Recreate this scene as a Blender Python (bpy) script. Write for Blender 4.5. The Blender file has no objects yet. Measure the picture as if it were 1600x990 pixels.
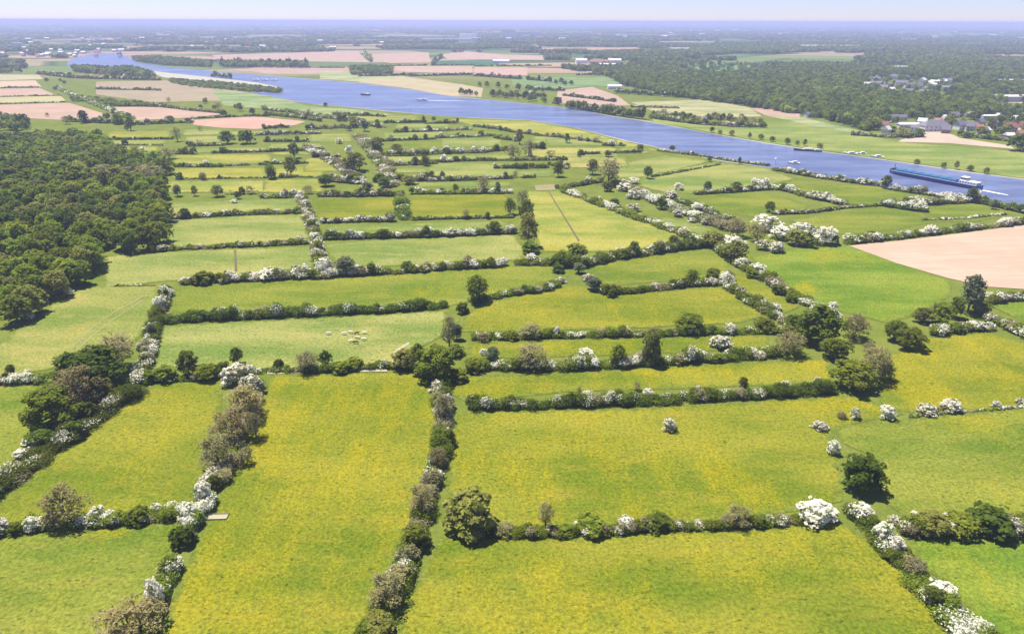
import bpy, bmesh, math, random
import numpy as np
from mathutils import Vector, Matrix, Euler, noise as mnoise

random.seed(7)
rng = np.random.default_rng(7)
SC = bpy.context.scene
COL = SC.collection

# ------------------------------------------------------------------ camera
H = 120.0
FPX = 1067.0
PITCH = math.atan((495 - 33.0) / FPX)
ROLL = math.radians(-0.17)
cam_d = bpy.data.cameras.new('camera')
cam = bpy.data.objects.new('camera', cam_d)
COL.objects.link(cam)
cam_d.sensor_width = 36.0
cam_d.lens = FPX * 36.0 / 1600.0
cam_d.clip_start = 1.0
cam_d.clip_end = 90000
RM = Euler((math.pi / 2 - PITCH, 0, 0)).to_matrix() @ Matrix.Rotation(-ROLL, 3, 'Z')
cam.matrix_world = Matrix.Translation((0, 0, H)) @ RM.to_4x4()
SC.camera = cam
RMN = np.array(RM)

def ray(px, py):
    return RM @ Vector(((px - 800) / FPX, (495 - py) / FPX, -1.0))

def G(px, py):
    """ground point seen at photo position (1600x990)"""
    d = ray(px, py)
    t = H / max(-d.z, 0.0022)
    return Vector((d.x * t, d.y * t))

def MPP(px, py):
    d = ray(px, py)
    return H / max(-d.z, 0.0022) / FPX

def ang(px, py):
    d = ray(px, py)
    return math.atan2(-d.z, math.hypot(d.x, d.y))

# ------------------------------------------------------------------ node helpers
def new_mat(name):
    m = bpy.data.materials.new(name)
    m.use_nodes = True
    nt = m.node_tree
    for n in list(nt.nodes):
        nt.nodes.remove(n)
    out = nt.nodes.new('ShaderNodeOutputMaterial')
    return m, nt, out

def N(nt, typ, **kw):
    n = nt.nodes.new(typ)
    for k, v in kw.items():
        if k.startswith('i_'):
            key = k[2:]
            key = int(key) if key.isdigit() else key.replace('_', ' ')
            n.inputs[key].default_value = v
        else:
            setattr(n, k, v)
    return n

def L(nt, a, b):
    nt.links.new(a, b)

def mixc(nt, fac, a, b, mode='MIX'):
    n = N(nt, 'ShaderNodeMix', data_type='RGBA', blend_type=mode)
    for sock, v in ((n.inputs[0], fac), (n.inputs[6], a), (n.inputs[7], b)):
        if isinstance(v, bpy.types.NodeSocket):
            L(nt, v, sock)
        elif isinstance(v, (int, float)):
            sock.default_value = v
        else:
            sock.default_value = (*v[:3], 1)
    return n.outputs[2]

def mathn(nt, op, a, b=0.0, c=None):
    n = N(nt, 'ShaderNodeMath', operation=op)
    for i, v in enumerate((a, b) if c is None else (a, b, c)):
        if isinstance(v, bpy.types.NodeSocket):
            L(nt, v, n.inputs[i])
        else:
            n.inputs[i].default_value = v
    return n.outputs[0]

def mapr(nt, v, a, b, c=0.0, d=1.0, smooth=True):
    n = N(nt, 'ShaderNodeMapRange', interpolation_type='SMOOTHSTEP' if smooth else 'LINEAR')
    L(nt, v, n.inputs[0])
    for i, x in enumerate((a, b, c, d)):
        n.inputs[i + 1].default_value = x
    return n.outputs[0]

def pos_scaled(nt, sx, sy, rot=0.0, off=(0, 0, 0)):
    g = N(nt, 'ShaderNodeNewGeometry')
    m = N(nt, 'ShaderNodeMapping')
    m.inputs['Scale'].default_value = (sx, sy, 1)
    m.inputs['Rotation'].default_value = (0, 0, rot)
    m.inputs['Location'].default_value = off
    L(nt, g.outputs['Position'], m.inputs[0])
    return m.outputs[0]

def noise_tex(nt, vec, scale, detail=3.0, rough=0.55, dist=0.0):
    n = N(nt, 'ShaderNodeTexNoise')
    n.inputs['Scale'].default_value = scale
    n.inputs['Detail'].default_value = detail
    n.inputs['Roughness'].default_value = rough
    n.inputs['Distortion'].default_value = dist
    L(nt, vec, n.inputs['Vector'])
    return n.outputs['Fac']

# ------------------------------------------------------------------ materials
def mat_field(name, rows=False):
    """grassland: tint comes from the object's own colour, buttercups from the attribute 'yel'"""
    m, nt, out = new_mat(name)
    oi = N(nt, 'ShaderNodeObjectInfo')
    base = oi.outputs['Color']
    at = N(nt, 'ShaderNodeAttribute', attribute_name='yel')
    p = pos_scaled(nt, 1, 1)
    ps = pos_scaled(nt, 0.35, 1.0, 0.12)
    ps2 = pos_scaled(nt, 1.0, 0.3, -0.2)
    n1 = noise_tex(nt, ps, 0.035, 5, 0.6)
    n2 = noise_tex(nt, p, 1.1, 4, 0.7)
    n3 = noise_tex(nt, ps, 0.16, 5, 0.65)
    n5 = noise_tex(nt, p, 0.3, 6, 0.75)
    n8 = noise_tex(nt, pos_scaled(nt, 0.55, 1.0), 1.0, 2, 0.5)
    dark = mixc(nt, 1.0, base, (0.60, 0.78, 0.62), 'MULTIPLY')
    lite = mixc(nt, 1.0, base, (1.22, 1.12, 1.30), 'MULTIPLY')
    c = mixc(nt, mapr(nt, n1, 0.35, 0.65), dark, lite)
    dry = mixc(nt, 1.0, base, (1.45, 1.1, 1.5), 'MULTIPLY')
    c = mixc(nt, mapr(nt, n3, 0.5, 0.75, 0, 0.7), c, dry)
    # tufts of coarse grass
    c = mixc(nt, mapr(nt, n5, 0.57, 0.68, 0, 0.62), c, (0.070, 0.100, 0.015))
    n4 = noise_tex(nt, ps2, 0.09, 5, 0.7)
    n6 = noise_tex(nt, p, 2.2, 3, 0.8)
    ym = mathn(nt, 'ADD', at.outputs['Fac'], mapr(nt, n4, 0.3, 0.7, -0.34, 0.34))
    ym = mathn(nt, 'ADD', ym, mapr(nt, n6, 0.3, 0.7, -0.30, 0.30))
    ym = mapr(nt, ym, 0.15, 1.30, 0, 0.72)
    c = mixc(nt, ym, c, (0.285, 0.235, 0.008))
    c = mixc(nt, mapr(nt, n8, 0.63, 0.70, 0, 0.75), c, (0.055, 0.075, 0.010))
    ae = N(nt, 'ShaderNodeAttribute', attribute_name='edge')
    n7 = noise_tex(nt, p, 0.16, 6, 0.75)
    em = mathn(nt, 'ADD', ae.outputs['Fac'], mapr(nt, n7, 0.25, 0.75, -0.4, 0.6))
    vg = mixc(nt, mapr(nt, n5, 0.35, 0.65), (0.095, 0.130, 0.016), (0.145, 0.168, 0.030))
    c = mixc(nt, mapr(nt, em, 0.25, 0.75), vg, c)
    val = mapr(nt, n2, 0.3, 0.7, 0.70, 1.30)
    cv = N(nt, 'ShaderNodeCombineColor')
    for i in range(3):
        L(nt, val, cv.inputs[i])
    c = mixc(nt, 1.0, c, cv.outputs[0], 'MULTIPLY')
    bs = N(nt, 'ShaderNodeBsdfDiffuse')
    L(nt, c, bs.inputs['Color'])
    bp = N(nt, 'ShaderNodeBump', i_Strength=0.5, i_Distance=0.35)
    L(nt, n2, bp.inputs['Height'])
    L(nt, bp.outputs[0], bs.inputs['Normal'])
    L(nt, bs.outputs[0], out.inputs[0])
    return m

def mat_soil(name):
    m, nt, out = new_mat(name)
    oi = N(nt, 'ShaderNodeObjectInfo')
    base = oi.outputs['Color']
    ps = pos_scaled(nt, 0.08, 1.0, -0.13)
    p = pos_scaled(nt, 1, 1)
    n1 = noise_tex(nt, ps, 0.25, 4, 0.6)
    n2 = noise_tex(nt, p, 0.02, 5, 0.65)
    c = mixc(nt, mapr(nt, n1, 0.3, 0.7), mixc(nt, 1.0, base, (0.9, 0.88, 0.88), 'MULTIPLY'), mixc(nt, 1.0, base, (1.08, 1.06, 1.05), 'MULTIPLY'))
    c = mixc(nt, mapr(nt, n2, 0.4, 0.62, 0, 0.7), c, mixc(nt, 1.0, base, (0.80, 0.84, 0.80), 'MULTIPLY'))
    wv = N(nt, 'ShaderNodeTexWave', wave_type='BANDS', bands_direction='Y')
    wv.inputs['Scale'].default_value = 0.035
    wv.inputs['Distortion'].default_value = 0.6
    L(nt, pos_scaled(nt, 1, 1, -0.20), wv.inputs['Vector'])
    c = mixc(nt, mapr(nt, wv.outputs['Fac'], 0.93, 1.0, 0, 0.30), c, mixc(nt, 1.0, base, (0.7, 0.68, 0.66), 'MULTIPLY'))
    bs = N(nt, 'ShaderNodeBsdfDiffuse')
    L(nt, c, bs.inputs['Color'])
    L(nt, bs.outputs[0], out.inputs[0])
    return m

def mat_ground():
    m, nt, out = new_mat('open_country')
    p = pos_scaled(nt, 1, 1)
    # patchwork of far fields
    pv = pos_scaled(nt, 0.45, 1.0, 0.25)
    vo = N(nt, 'ShaderNodeTexVoronoi', feature='F1')
    vo.inputs['Scale'].default_value = 0.0045
    L(nt, pv, vo.inputs['Vector'])
    sep = N(nt, 'ShaderNodeSeparateColor')
    L(nt, vo.outputs['Color'], sep.inputs[0])
    ramp = N(nt, 'ShaderNodeValToRGB')
    cr = ramp.color_ramp
    cr.interpolation = 'CONSTANT'
    cols = [(0.0, (0.10, 0.15, 0.045)), (0.22, (0.16, 0.19, 0.06)), (0.42, (0.07, 0.11, 0.035)),
            (0.6, (0.27, 0.22, 0.13)), (0.72, (0.13, 0.18, 0.05)), (0.86, (0.33, 0.23, 0.16))]
    while len(cr.elements) < len(cols):
        cr.elements.new(0.5)
    for e, (q, c) in zip(cr.elements, cols):
        e.position = q
        e.color = (*c, 1)
    L(nt, sep.outputs[0], ramp.inputs[0])
    vd = N(nt, 'ShaderNodeTexVoronoi', feature='DISTANCE_TO_EDGE')
    vd.inputs['Scale'].default_value = 0.0045
    L(nt, pv, vd.inputs['Vector'])
    far = mixc(nt, mapr(nt, vd.outputs['Distance'], 0.02, 0.06, 0.7, 0.0), ramp.outputs[0], (0.045, 0.075, 0.026))
    # rough grass near by
    n1 = noise_tex(nt, p, 0.05, 5, 0.65)
    n2 = noise_tex(nt, p, 0.9, 4, 0.7)
    near = mixc(nt, mapr(nt, n1, 0.3, 0.7), (0.095, 0.130, 0.016), (0.145, 0.170, 0.028))
    near = mixc(nt, mapr(nt, n2, 0.45, 0.7, 0, 0.45), near, (0.20, 0.215, 0.08))
    g = N(nt, 'ShaderNodeNewGeometry')
    sp = N(nt, 'ShaderNodeSeparateXYZ')
    L(nt, g.outputs['Position'], sp.inputs[0])
    c = mixc(nt, mapr(nt, sp.outputs[1], 1500, 2000), near, far)
    bs = N(nt, 'ShaderNodeBsdfDiffuse')
    L(nt, c, bs.inputs['Color'])
    L(nt, bs.outputs[0], out.inputs[0])
    return m

def mat_water():
    m, nt, out = new_mat('river_water')
    p = pos_scaled(nt, 1, 1)
    ps = pos_scaled(nt, 0.25, 1.0, -0.25)
    n1 = noise_tex(nt, p, 0.6, 5, 0.65)
    n2 = noise_tex(nt, ps, 0.03, 8, 0.72)
    bp = N(nt, 'ShaderNodeBump', i_Strength=1.0, i_Distance=0.5)
    L(nt, n1, bp.inputs['Height'])
    c = mixc(nt, mapr(nt, n2, 0.36, 0.64), (0.082, 0.105, 0.200), (0.165, 0.195, 0.325))
    b = N(nt, 'ShaderNodeBsdfPrincipled')
    L(nt, c, b.inputs['Base Color'])
    b.inputs['Roughness'].default_value = 0.28
    b.inputs['Specular IOR Level'].default_value = 0.32
    L(nt, bp.outputs[0], b.inputs['Normal'])
    L(nt, b.outputs[0], out.inputs[0])
    return m

def mat_leaf(name, c1, c2, trans=0.5, var=0.28, clump=0.6):
    m, nt, out = new_mat(name)
    g = N(nt, 'ShaderNodeNewGeometry')
    oi = N(nt, 'ShaderNodeObjectInfo')
    tc = N(nt, 'ShaderNodeTexCoord')
    nz = noise_tex(nt, g.outputs['Position'], clump, 3, 0.6)
    f = mathn(nt, 'MULTIPLY_ADD', g.outputs['Random Per Island'], 0.5, mapr(nt, nz, 0.36, 0.64, -0.05, 0.55))
    c = mixc(nt, f, c1, c2)
    hsv = N(nt, 'ShaderNodeHueSaturation')
    L(nt, c, hsv.inputs['Color'])
    L(nt, mapr(nt, oi.outputs['Random'], 0, 1, 0.485, 0.512, False), hsv.inputs['Hue'])
    r2 = mathn(nt, 'FRACT', mathn(nt, 'MULTIPLY', oi.outputs['Random'], 17.3))
    L(nt, mapr(nt, r2, 0, 1, 1 - var, 1 + var, False), hsv.inputs['Value'])
    d = N(nt, 'ShaderNodeBsdfDiffuse')
    t = N(nt, 'ShaderNodeBsdfTranslucent')
    L(nt, hsv.outputs[0], d.inputs[0])
    L(nt, hsv.outputs[0], t.inputs[0])
    ms = N(nt, 'ShaderNodeMixShader')
    ms.inputs[0].default_value = trans
    L(nt, d.outputs[0], ms.inputs[1])
    L(nt, t.outputs[0], ms.inputs[2])
    L(nt, ms.outputs[0], out.inputs[0])
    return m

def mat_plain(name, col, rough=0.8, nscale=0.5, amt=0.25, metal=0.0):
    m, nt, out = new_mat(name)
    tc = N(nt, 'ShaderNodeTexCoord')
    nz = noise_tex(nt, tc.outputs['Object'], nscale, 4, 0.65)
    c = mixc(nt, nz, tuple(x * (1 - amt) for x in col), tuple(min(1, x * (1 + amt)) for x in col))
    b = N(nt, 'ShaderNodeBsdfPrincipled')
    L(nt, c, b.inputs['Base Color'])
    b.inputs['Roughness'].default_value = rough
    b.inputs['Metallic'].default_value = metal
    L(nt, b.outputs[0], out.inputs[0])
    return m

M = {}
M['field'] = mat_field('meadow_grass')
M['soil'] = mat_soil('bare_soil')
M['ground'] = mat_ground()
M['water'] = mat_water()
M['green'] = mat_leaf('leaf_green', (0.110, 0.150, 0.016), (0.280, 0.340, 0.040))
M['dark'] = mat_leaf('leaf_dark', (0.070, 0.110, 0.016), (0.200, 0.265, 0.034))
M['light'] = mat_leaf('leaf_light', (0.150, 0.205, 0.016), (0.330, 0.400, 0.045))
M['olive'] = mat_leaf('leaf_olive', (0.165, 0.190, 0.034), (0.340, 0.345, 0.085))
M['twig'] = mat_leaf('budding_twigs', (0.240, 0.205, 0.085), (0.460, 0.400, 0.190), 0.4)
M['grey'] = mat_leaf('grey_twigs', (0.230, 0.210, 0.100), (0.440, 0.400, 0.215), 0.4)
M['willow'] = mat_leaf('willow_leaf', (0.130, 0.165, 0.080), (0.290, 0.330, 0.170))
M['blossom'] = mat_leaf('white_blossom', (0.78, 0.76, 0.62), (0.92, 0.91, 0.82), 0.48, 0.03)
M['wood'] = mat_leaf('forest_leaf', (0.080, 0.125, 0.022), (0.300, 0.380, 0.075), 0.45, 0.55, 0.02)
M['bark'] = mat_plain('bark', (0.10, 0.08, 0.06), 0.9)
M['sand'] = mat_plain('river_sand', (0.34, 0.32, 0.25), 0.95, 0.05)
M['track'] = mat_plain('pale_track', (0.33, 0.31, 0.20), 0.95, 0.3)
M['ditch'] = mat_plain('ditch_mud', (0.10, 0.075, 0.035), 0.95, 0.3)
M['white'] = mat_plain('white_paint', (0.78, 0.77, 0.74), 0.6)
M['cream'] = mat_plain('cream_render', (0.62, 0.55, 0.44), 0.8)
M['brick'] = mat_plain('brick_wall', (0.33, 0.20, 0.15), 0.9)
M['grey_wall'] = mat_plain('grey_wall', (0.42, 0.42, 0.42), 0.9)
M['red_roof'] = mat_plain('red_roof_tiles', (0.33, 0.15, 0.11), 0.85)
M['slate'] = mat_plain('slate_roof', (0.16, 0.15, 0.19), 0.8)
M['pale_roof'] = mat_plain('pale_roof', (0.60, 0.60, 0.62), 0.7)
M['glass'] = mat_plain('window_glass', (0.05, 0.06, 0.08), 0.2)
M['hull'] = mat_plain('hull_blue', (0.010, 0.045, 0.20), 0.45)
M['teal'] = mat_plain('hatch_teal', (0.02, 0.13, 0.26), 0.5)
M['steel'] = mat_plain('dark_steel', (0.04, 0.045, 0.055), 0.6)
M['hide_pale'] = mat_plain('pale_hide', (0.80, 0.77, 0.64), 0.9)
M['hide_dark'] = mat_plain('dark_hide', (0.045, 0.035, 0.022), 0.9)
M['foam'] = mat_plain('foam', (0.75, 0.80, 0.88), 0.8)

# ------------------------------------------------------------------ object helpers
def put(name, me, parent=None, loc=(0, 0, 0), rz=0.0, scale=(1, 1, 1), label=None, cat=None, group=None, kind=None):
    o = bpy.data.objects.new(name, me)
    COL.objects.link(o)
    if parent is not None:
        o.parent = parent
    o.location = loc
    o.rotation_euler = (0, 0, rz)
    o.scale = scale
    if label: o['label'] = label
    if cat: o['category'] = cat
    if group: o['group'] = group
    if kind: o['kind'] = kind
    return o

def mesh_arrays(name, verts, faces_idx, mats, mat_idx=None, smooth=False):
    """faces_idx: (n,4) or (n,3) int array"""
    me = bpy.data.meshes.new(name)
    nv, (nf, k) = len(verts), faces_idx.shape
    me.vertices.add(nv)
    me.vertices.foreach_set('co', np.asarray(verts, dtype=np.float32).ravel())
    me.loops.add(nf * k)
    me.loops.foreach_set('vertex_index', faces_idx.astype(np.int32).ravel())
    me.polygons.add(nf)
    me.polygons.foreach_set('loop_start', np.arange(nf, dtype=np.int32) * k)
    me.polygons.foreach_set('loop_total', np.full(nf, k, dtype=np.int32))
    if mat_idx is not None:
        me.polygons.foreach_set('material_index', mat_idx.astype(np.int32))
    for m in mats:
        me.materials.append(m)
    me.update(calc_edges=True)
    me.validate()
    return me

def quads(P, Nn, size, aspect=1.0):
    """leaf clumps: one irregular quad per centre"""
    n = len(P)
    Nn = Nn / (np.linalg.norm(Nn, axis=1, keepdims=True) + 1e-9)
    R = rng.normal(size=(n, 3))
    T = np.cross(Nn, R)
    T /= np.linalg.norm(T, axis=1, keepdims=True) + 1e-9
    B = np.cross(Nn, T)
    s = np.asarray(size).reshape(-1, 1) * 0.5
    a = s * aspect
    j = lambda: rng.uniform(0.65, 1.15, size=(n, 1))
    V = np.stack([P + T * s * j() + B * a * 0.3, P + B * a * j() - T * s * 0.2,
                  P - T * s * j() - B * a * 0.3, P - B * a * j() + T * s * 0.2], axis=1)
    return V.reshape(-1, 3), np.arange(4 * n).reshape(n, 4)

def sphere_pts(n):
    v = rng.normal(size=(n, 3))
    return v / np.linalg.norm(v, axis=1, keepdims=True)

def lobed(n, lobes, leaf, out_bias=0.8, inner=0.72):
    """n leaf centres over a set of lobes (c, r3)"""
    C = np.array([l[0] for l in lobes]); R = np.array([l[1] for l in lobes])
    w = (R[:, 0] * R[:, 2]); w = w / w.sum()
    idx = rng.choice(len(lobes), size=n, p=w)
    d = sphere_pts(n)
    d[:, 2] = np.where(d[:, 2] < -0.35, -d[:, 2], d[:, 2])
    rad = rng.uniform(inner, 1.06, size=(n, 1))
    P = C[idx] + d * R[idx] * rad
    Nn = d * out_bias + rng.normal(size=(n, 3)) * 0.5 + np.array([0, 0, 0.55])
    s = leaf * rng.uniform(0.6, 1.35, size=n)
    return P, Nn, s, idx

def crown_mesh(name, kind, n, leaf, seed):
    """unit crown: width 1, top at z=1"""
    global rng
    rng = np.random.default_rng(seed)
    lobes = []
    spec = {
        'tree': (38, 0.36, 0.09, 0.17, 0.05), 'bush': (24, 0.36, 0.09, 0.19, 0.0),
        'poplar': (18, 0.24, 0.14, 0.22, 0.08)}[kind]
    nl, spread, r0, r1, zb = spec
    for i in range(nl):
        u = (i + 0.5) / nl
        z = zb + (1 - zb) * (0.16 + 0.70 * u)
        env = math.sin(math.pi * min(1, 0.18 + 0.78 * u)) ** 0.6
        if kind == 'bush':
            env = math.sqrt(max(0.02, 1 - (0.85 * u) ** 2))
            z = 0.14 + 0.66 * u
        a = i * 2.399 + rng.uniform(-0.5, 0.5)
        r = spread * env * rng.uniform(0.55, 1.15)
        lr = rng.uniform(r0, r1)
        lobes.append(((r * math.cos(a), r * math.sin(a), z), (lr, lr, lr * rng.uniform(0.75, 1.05))))
    lobes.append(((0, 0, 0.5 + zb / 2), (0.27, 0.27, 0.36)))
    P, Nn, s, idx = lobed(n, lobes, leaf)
    nzv = np.array([mnoise.noise(Vector((p[0] * 6.5 + seed, p[1] * 6.5, p[2] * 6.5))) for p in P])
    keep = nzv > -0.30 + 0.12 * rng.random(len(P))
    P, Nn, s, idx = P[keep], Nn[keep], s[keep], idx[keep]
    P[:, 2] = np.clip(P[:, 2], 0.01 if kind == 'bush' else zb * 0.7, 1.04)
    V, F = quads(P, Nn, s)
    return V, F, P, idx

def branch_tube(V, F, p0, p1, r0, r1, k=5):
    p0 = Vector(p0); p1 = Vector(p1)
    ax = (p1 - p0).normalized()
    t = ax.orthogonal().normalized(); b = ax.cross(t)
    base = len(V)
    for p, r in ((p0, r0), (p1, r1)):
        for i in range(k):
            a = 2 * math.pi * i / k
            V.append(p + t * math.cos(a) * r + b * math.sin(a) * r)
    for i in range(k):
        F.append((base + i, base + (i + 1) % k, base + k + (i + 1) % k, base + k + i))

def trunk_mesh(name, seed, bare=False):
    rnd = random.Random(seed)
    V, F = [], []
    p = Vector((0, 0, -0.02)); r = 0.035
    pts = [p]
    for i in range(4):
        q = p + Vector((rnd.uniform(-.02, .02), rnd.uniform(-.02, .02), 0.16))
        branch_tube(V, F, p, q, r, r * 0.78)
        p, r = q, r * 0.78
        pts.append(p)
    for i in range(16 if bare else 9):
        s = pts[rnd.randint(1, 4)]
        a = rnd.uniform(0, 6.28); el = rnd.uniform(0.3, 1.1)
        ln = rnd.uniform(0.2, 0.38)
        e = s + Vector((math.cos(a) * math.cos(el), math.sin(a) * math.cos(el), math.sin(el))) * ln
        branch_tube(V, F, s, e, 0.014, 0.005, 4)
        for k in range(4 if bare else 1):
            a2 = a + rnd.uniform(-1, 1); el2 = el + rnd.uniform(-.5, .6)
            st = s.lerp(e, rnd.uniform(.5, 1))
            e2 = st + Vector((math.cos(a2) * math.cos(el2), math.sin(a2) * math.cos(el2), math.sin(el2))) * rnd.uniform(.08, .2)
            branch_tube(V, F, st, e2, 0.006, 0.002, 3)
    me = bpy.data.meshes.new(name)
    me.from_pydata([tuple(v) for v in V], [], F)
    me.materials.append(M['bark'])
    return me

LODS = {'n': (4600, 0.056), 'm': (1500, 0.085), 'f': (480, 0.15)}
CACHE = {}
def crown(kind, shape, lod, var):
    key = (kind, shape, lod, var)
    if key in CACHE:
        return CACHE[key]
    n, leaf = LODS[lod]
    if shape == 'bush':
        n = int(n * 0.42); leaf *= 1.75
    seed = hash((shape, var)) % 1000 if False else (var * 37 + {'tree': 1, 'bush': 2, 'poplar': 3}[shape] * 101 + {'n': 5, 'm': 6, 'f': 7}[lod])
    if kind in ('twig', 'grey'):
        V, F, P, idx = crown_mesh('c', shape, int(n * 0.85), leaf * 0.62, seed)
        mats = [M[kind], M['olive']]
        mi = (rng.random(len(F)) < 0.22).astype(int)
    elif kind == 'haw':
        V, F, P, idx = crown_mesh('c', shape, n, leaf * 0.9, seed)
        mats = [M['green'], M['blossom'], M['willow']]
        lw = rng.random(40)
        # blossom sits on the outside and the top, in patches
        cn = np.array([mnoise.noise(Vector((p[0] * 4 + var * 9, p[1] * 4, p[2] * 4))) for p in P])
        fr = np.clip(0.78 + 0.2 * lw[idx % 40] + cn * 1.3, 0.1, 1)
        lowdark = P[:, 2] < 0.12
        mi = np.where(rng.random(len(F)) < np.where(lowdark, fr * 0.35, fr), 1, np.where(rng.random(len(F)) < .4, 2, 0))
    elif kind == 'pale':
        V, F, P, idx = crown_mesh('c', shape, n, leaf * 0.9, seed)
        mats = [M['willow'], M['blossom'], M['grey']]
        mi = np.where(rng.random(len(F)) < 0.50, 1, np.where(rng.random(len(F)) < .6, 2, 0))
    else:
        V, F, P, idx = crown_mesh('c', shape, n, leaf, seed)
        mats = [M[kind]]
        mi = None
    me = mesh_arrays('crown', V, F, mats, mi)
    CACHE[key] = me
    return me

TR = {}
def trunk(bare, var):
    k = (bare, var)
    if k not in TR:
        TR[k] = trunk_mesh('trunk', var * 7 + 3, bare)
    return TR[k]

ADJ = {'O': ('green', 'tree', 'mid-green tree', 'broadleaf_tree'), 'D': ('dark', 'tree', 'dark green tree', 'broadleaf_tree'),
       'L': ('light', 'tree', 'bright green tree', 'broadleaf_tree'), 'V': ('olive', 'tree', 'olive-green tree', 'broadleaf_tree'),
       'B': ('twig', 'tree', 'thin brown budding tree', 'budding_tree'), 'K': ('grey', 'tree', 'grey-brown half-bare tree', 'budding_tree'),
       'W': ('willow', 'poplar', 'grey-green willow', 'willow_tree'),
       'H': ('haw', 'bush', 'white-blossomed hawthorn', 'hawthorn_bush'),
       'P': ('pale', 'bush', 'pale greyish flowering bush', 'flowering_bush'),
       'g': ('green', 'bush', 'green bush', 'green_bush'), 'd': ('dark', 'bush', 'dark green bush', 'green_bush'),
       'v': ('olive', 'bush', 'olive-green bush', 'green_bush'),
       'k': ('grey', 'bush', 'grey-brown twiggy bush', 'twiggy_bush')}
CATS = {'broadleaf_tree': 'tree', 'budding_tree': 'tree', 'willow_tree': 'tree', 'hawthorn_bush': 'bush', 'flowering_bush': 'bush',
        'green_bush': 'bush', 'twiggy_bush': 'bush'}
NTREE = [0]

def plant_at(x, y, w, h, k, label, group=None, lod=None, solo=False):
    mk, shape, adj, nm = ADJ[k]
    dist = math.hypot(x, y)
    NTREE[0] += 1
    var = NTREE[0] % 4
    if lod is None:
        lod = 'n' if dist < 330 else ('m' if dist < 620 else 'f')
    me = crown(mk, shape, lod, var)
    rz = random.uniform(0, 6.28)
    wy = w * random.uniform(0.85, 1.1)
    cat = CATS[nm]
    if shape == 'bush' or solo:
        return put(nm, me, None, (x, y, 0), rz, (w, wy, h), label, cat, group)
    root = put(nm, None, None, (x, y, 0), rz, (1, 1, 1), label, cat, group)
    put('crown', me, root, (0, 0, 0), 0, (w, wy, h))
    put('trunk', trunk(mk in ('twig', 'grey'), var), root, (0, 0, 0), 0, (max(w, h) * .9, max(w, h) * .9, h))
    return root

def dims(px, py, wp, hp):
    """px,py: centre bottom of the visible outline; wp,hp outline size, all in photo pixels -> ground position and metres"""
    mp = MPP(px, py - wp * 0.2)
    a = ang(px, py)
    w = wp * mp
    T = hp * mp
    h = max((T - 0.62 * w * math.sin(a)) / math.cos(a), 0.5 * w)
    g0 = G(px, py)
    d = g0.normalized() if g0.length > 0 else Vector((0, 1))
    g = g0 + d * (w * 0.36)
    return g, w, h

ORD = ['first', 'second', 'third', 'fourth', 'fifth', 'sixth', 'seventh', 'eighth', 'ninth', 'tenth', 'eleventh', 'twelfth', 'thirteenth', 'fourteenth', 'fifteenth', 'sixteenth', 'seventeenth', 'eighteenth', 'nineteenth', 'twentieth']

def plant_list(place, rows):
    """rows: (x, y, w, h, kind[, own label]); place names the landmark they share"""
    own = [r for r in rows if len(r) > 5]
    rest = sorted([r for r in rows if len(r) <= 5], key=lambda r: r[0])
    cnt, seen = {}, {}
    for r in rest:
        cnt[r[4]] = cnt.get(r[4], 0) + 1
    for r in rest:
        adj = ADJ[r[4]][2]
        i = seen.get(r[4], 0); seen[r[4]] = i + 1
        lab = f'{adj} {place}'
        if cnt[r[4]] > 1:
            lab += f', {ORD[i]} from left' if i else ', leftmost'
        g, w, h = dims(*r[:4])
        plant_at(g.x, g.y, w, h, r[4], lab)
    for r in own:
        g, w, h = dims(*r[:4])
        plant_at(g.x, g.y, w, h, r[4], r[5])

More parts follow.
